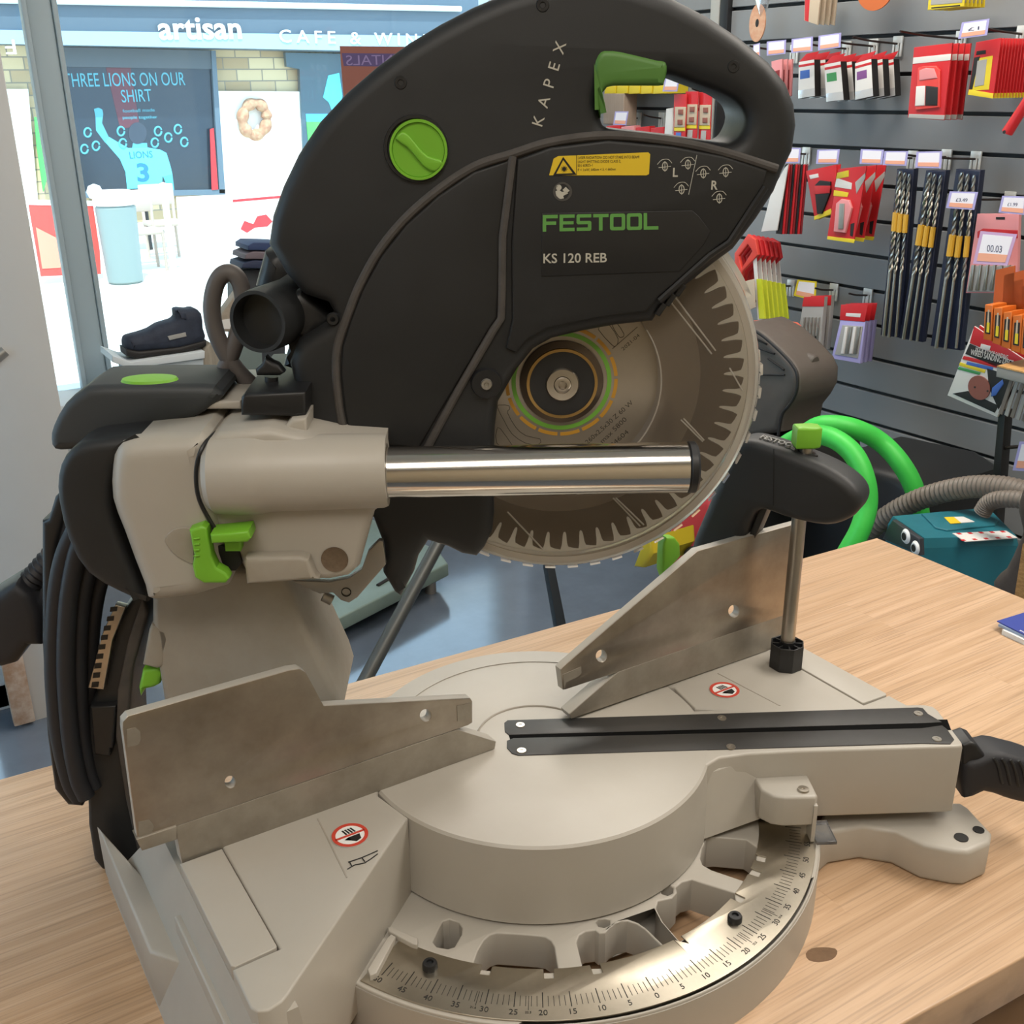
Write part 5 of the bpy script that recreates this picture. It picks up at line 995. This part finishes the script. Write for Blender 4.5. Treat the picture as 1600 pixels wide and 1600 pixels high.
part('mural_head', fo([(215+14.5*math.cos(k*.26), 208+17*math.sin(k*.26)) for k in range(24)], .06, .068), mat('mural_dark', '#2f3a48', .6), fig)
part('mural_shirt_print', [textpx('LIONS', (203,248), (239,246), .085, FO, .067, ext=.002, bold=.01), textpx('3', (215,283), (234,283), .22, FO, .067, ext=.002, bold=.03)], mat('mural_blue', '#1f6fa8', .6), fig)
part('mural_crowd', [tube([at((x+5.5*math.cos(k*.5), y+7*math.sin(k*.5)), FO, .066) for k in range(13)], .012, 6, 1) for x, y in ((110,205), (137,207), (150,228), (132,233), (189,205), (247,205), (263,215), (278,202), (242,223), (288,222), (192,224))], MT, w1_)
part('red_banner', fo([(328,202), (334,200), (341,296), (331,297)], .12, .13), RED, w1_)
w2_ = part('shop_window', fo([(446,82), (700,88), (720,420), (482,420), (468,108), (448,104)], .0, .08), mat('glass_teal', '#3d5560', .2), fac, 'second shop window with green lower band')
part('blue_band', fo([(478,178), (640,178), (640,190), (479,190)], .08, .09), mat('sky_blue', '#49b5e0', .6), w2_)
part('green_band', fo([(479,190), (640,190), (640,238), (483,238)], .08, .09), mat('grass_green', '#4fb455', .6), w2_)
part('mural_shirt', fo([(513,118), (530,114), (535,150), (530,172), (520,176), (514,160), (505,152)], .08, .09), MC, w2_)
part('left_green', fo([(54,183), (62,183), (78,260), (68,300), (58,230)], .06, .1), mat('grass_green', '#4fb455', .6), fac)
wr_ = part('wreath', tube([at((398+19*math.cos(k*.52), 186+25*math.sin(k*.52)), FO, .12) for k in range(12)], lambda t: .05+.03*abs(math.sin(t*20)), 10, 3, closed=True), mat('wreath_brown', '#a8765c', .9, var=.6, vscale=15, col2='#c9b48f'), label='dried brown wreath hanging on the white cafe wall', cat='wreath')
YB = at((187,434), FH, ZR).y; FBR = FY(YB)
def bar(L, mt_, lb_, extra=()):
    o = part('cafe_barrier', slab(L, -.01, .01, FBR), mt_, label=lb_, cat='barrier', group='cafe barriers')
    for nm, l2_, m2 in extra: part(nm, slab(l2_, .01, .016, FBR), m2, o)
    return o
bar(q(44,316, 152,318, 158,428, 64,432), mat('barrier_red', '#d9483f', .6), 'red cloth barrier left of the bin across the street', [('pale_patch', q(56,355, 95,375, 102,418, 66,420), mat('barrier_pink', '#e58e74', .6)), ('white_top', q(44,312, 152,314, 152,322, 44,320), WHITE)])
bar(q(276,308, 446,300, 440,420, 286,426), mat('barrier_white', '#efe9e4', .6), 'white cloth barrier with red print right of the chairs', [('red_line', q(364,312, 446,305, 446,309, 364,316), RED), ('red_print', q(376,358, 382,345, 396,350, 402,338, 416,335, 426,346, 418,354, 398,356, 386,364), RED)])
for p, lb_ in (((148,300), 'white barrier post left of the bin'), ((256,297), 'white barrier post beside the chairs')):
    a = at(p, FBR, .05); po = part('barrier_post', cyl(Vector((a.x, a.y, ZR)), a, .03), WHITE, label=lb_, cat='post'); part('post_knob', lathe([(0, -.07), (.05, -.05), (.07, 0), (.05, .05), (0, .07)], Matrix.Translation(a), 20), WHITE, po)
a = at((188,434), FBR, .1); zt_ = at((188,316), FBR, .1).z
lb = part('litter_bin', cyl(Vector((a.x, a.y-.2, ZR)), Vector((a.x, a.y-.2, zt_)), .15, .17, n=28, bev=.02), mat('bin_grey', '#7d8a86', .5), label='dark grey litter bin between the barriers', cat='bin')
part('bin_lid', cyl(Vector((a.x, a.y-.2, zt_)), Vector((a.x, a.y-.2, zt_+.12)),   .185, .16, n=28, bev=.02), WHITE, lb, 'pale lid')
for k, (x0, lb_) in enumerate(((216, 'cafe chair nearer the bin'), (252, 'cafe chair nearer the white barrier'))):
    c = at((x0+14,426), FBR, -.3-k*.55); ch = thing('cafe_chair', (c.x, c.y, ZR), lb_, 'chair', 'cafe chairs')
    CH = mat('chair_pale', '#b8a89a', .6)
    part('seat', box((c.x, c.y, ZR+.36), (.34, .34, .04), FH, .01), CH, ch); part('backrest', box((c.x, c.y+.16, ZR+.62), (.34, .03, .2), FH, .01), CH, ch)
    for sx_ in (-1, 1):
        for sy_ in (-1, 1): part('leg', cyl(Vector((c.x+sx_*.15, c.y+sy_*.15, ZR)), Vector((c.x+sx_*.15, c.y+sy_*.16, ZR+(.7 if sy_ > 0 else .36))), .015, n=10), CH, ch)
ct = at((228,340), FBR, -1.7); tb_ = thing('cafe_table', (ct.x, ct.y, ZR), 'small dark cafe table behind the chairs', 'table')
part('table_top', box((ct.x, ct.y, ZR+.6), (.5, .5, .03), FH, .01), PKB, tb_); part('table_leg', cyl(Vector((ct.x, ct.y, ZR)), Vector((ct.x, ct.y, ZR+.59)), .03), PKB, tb_)
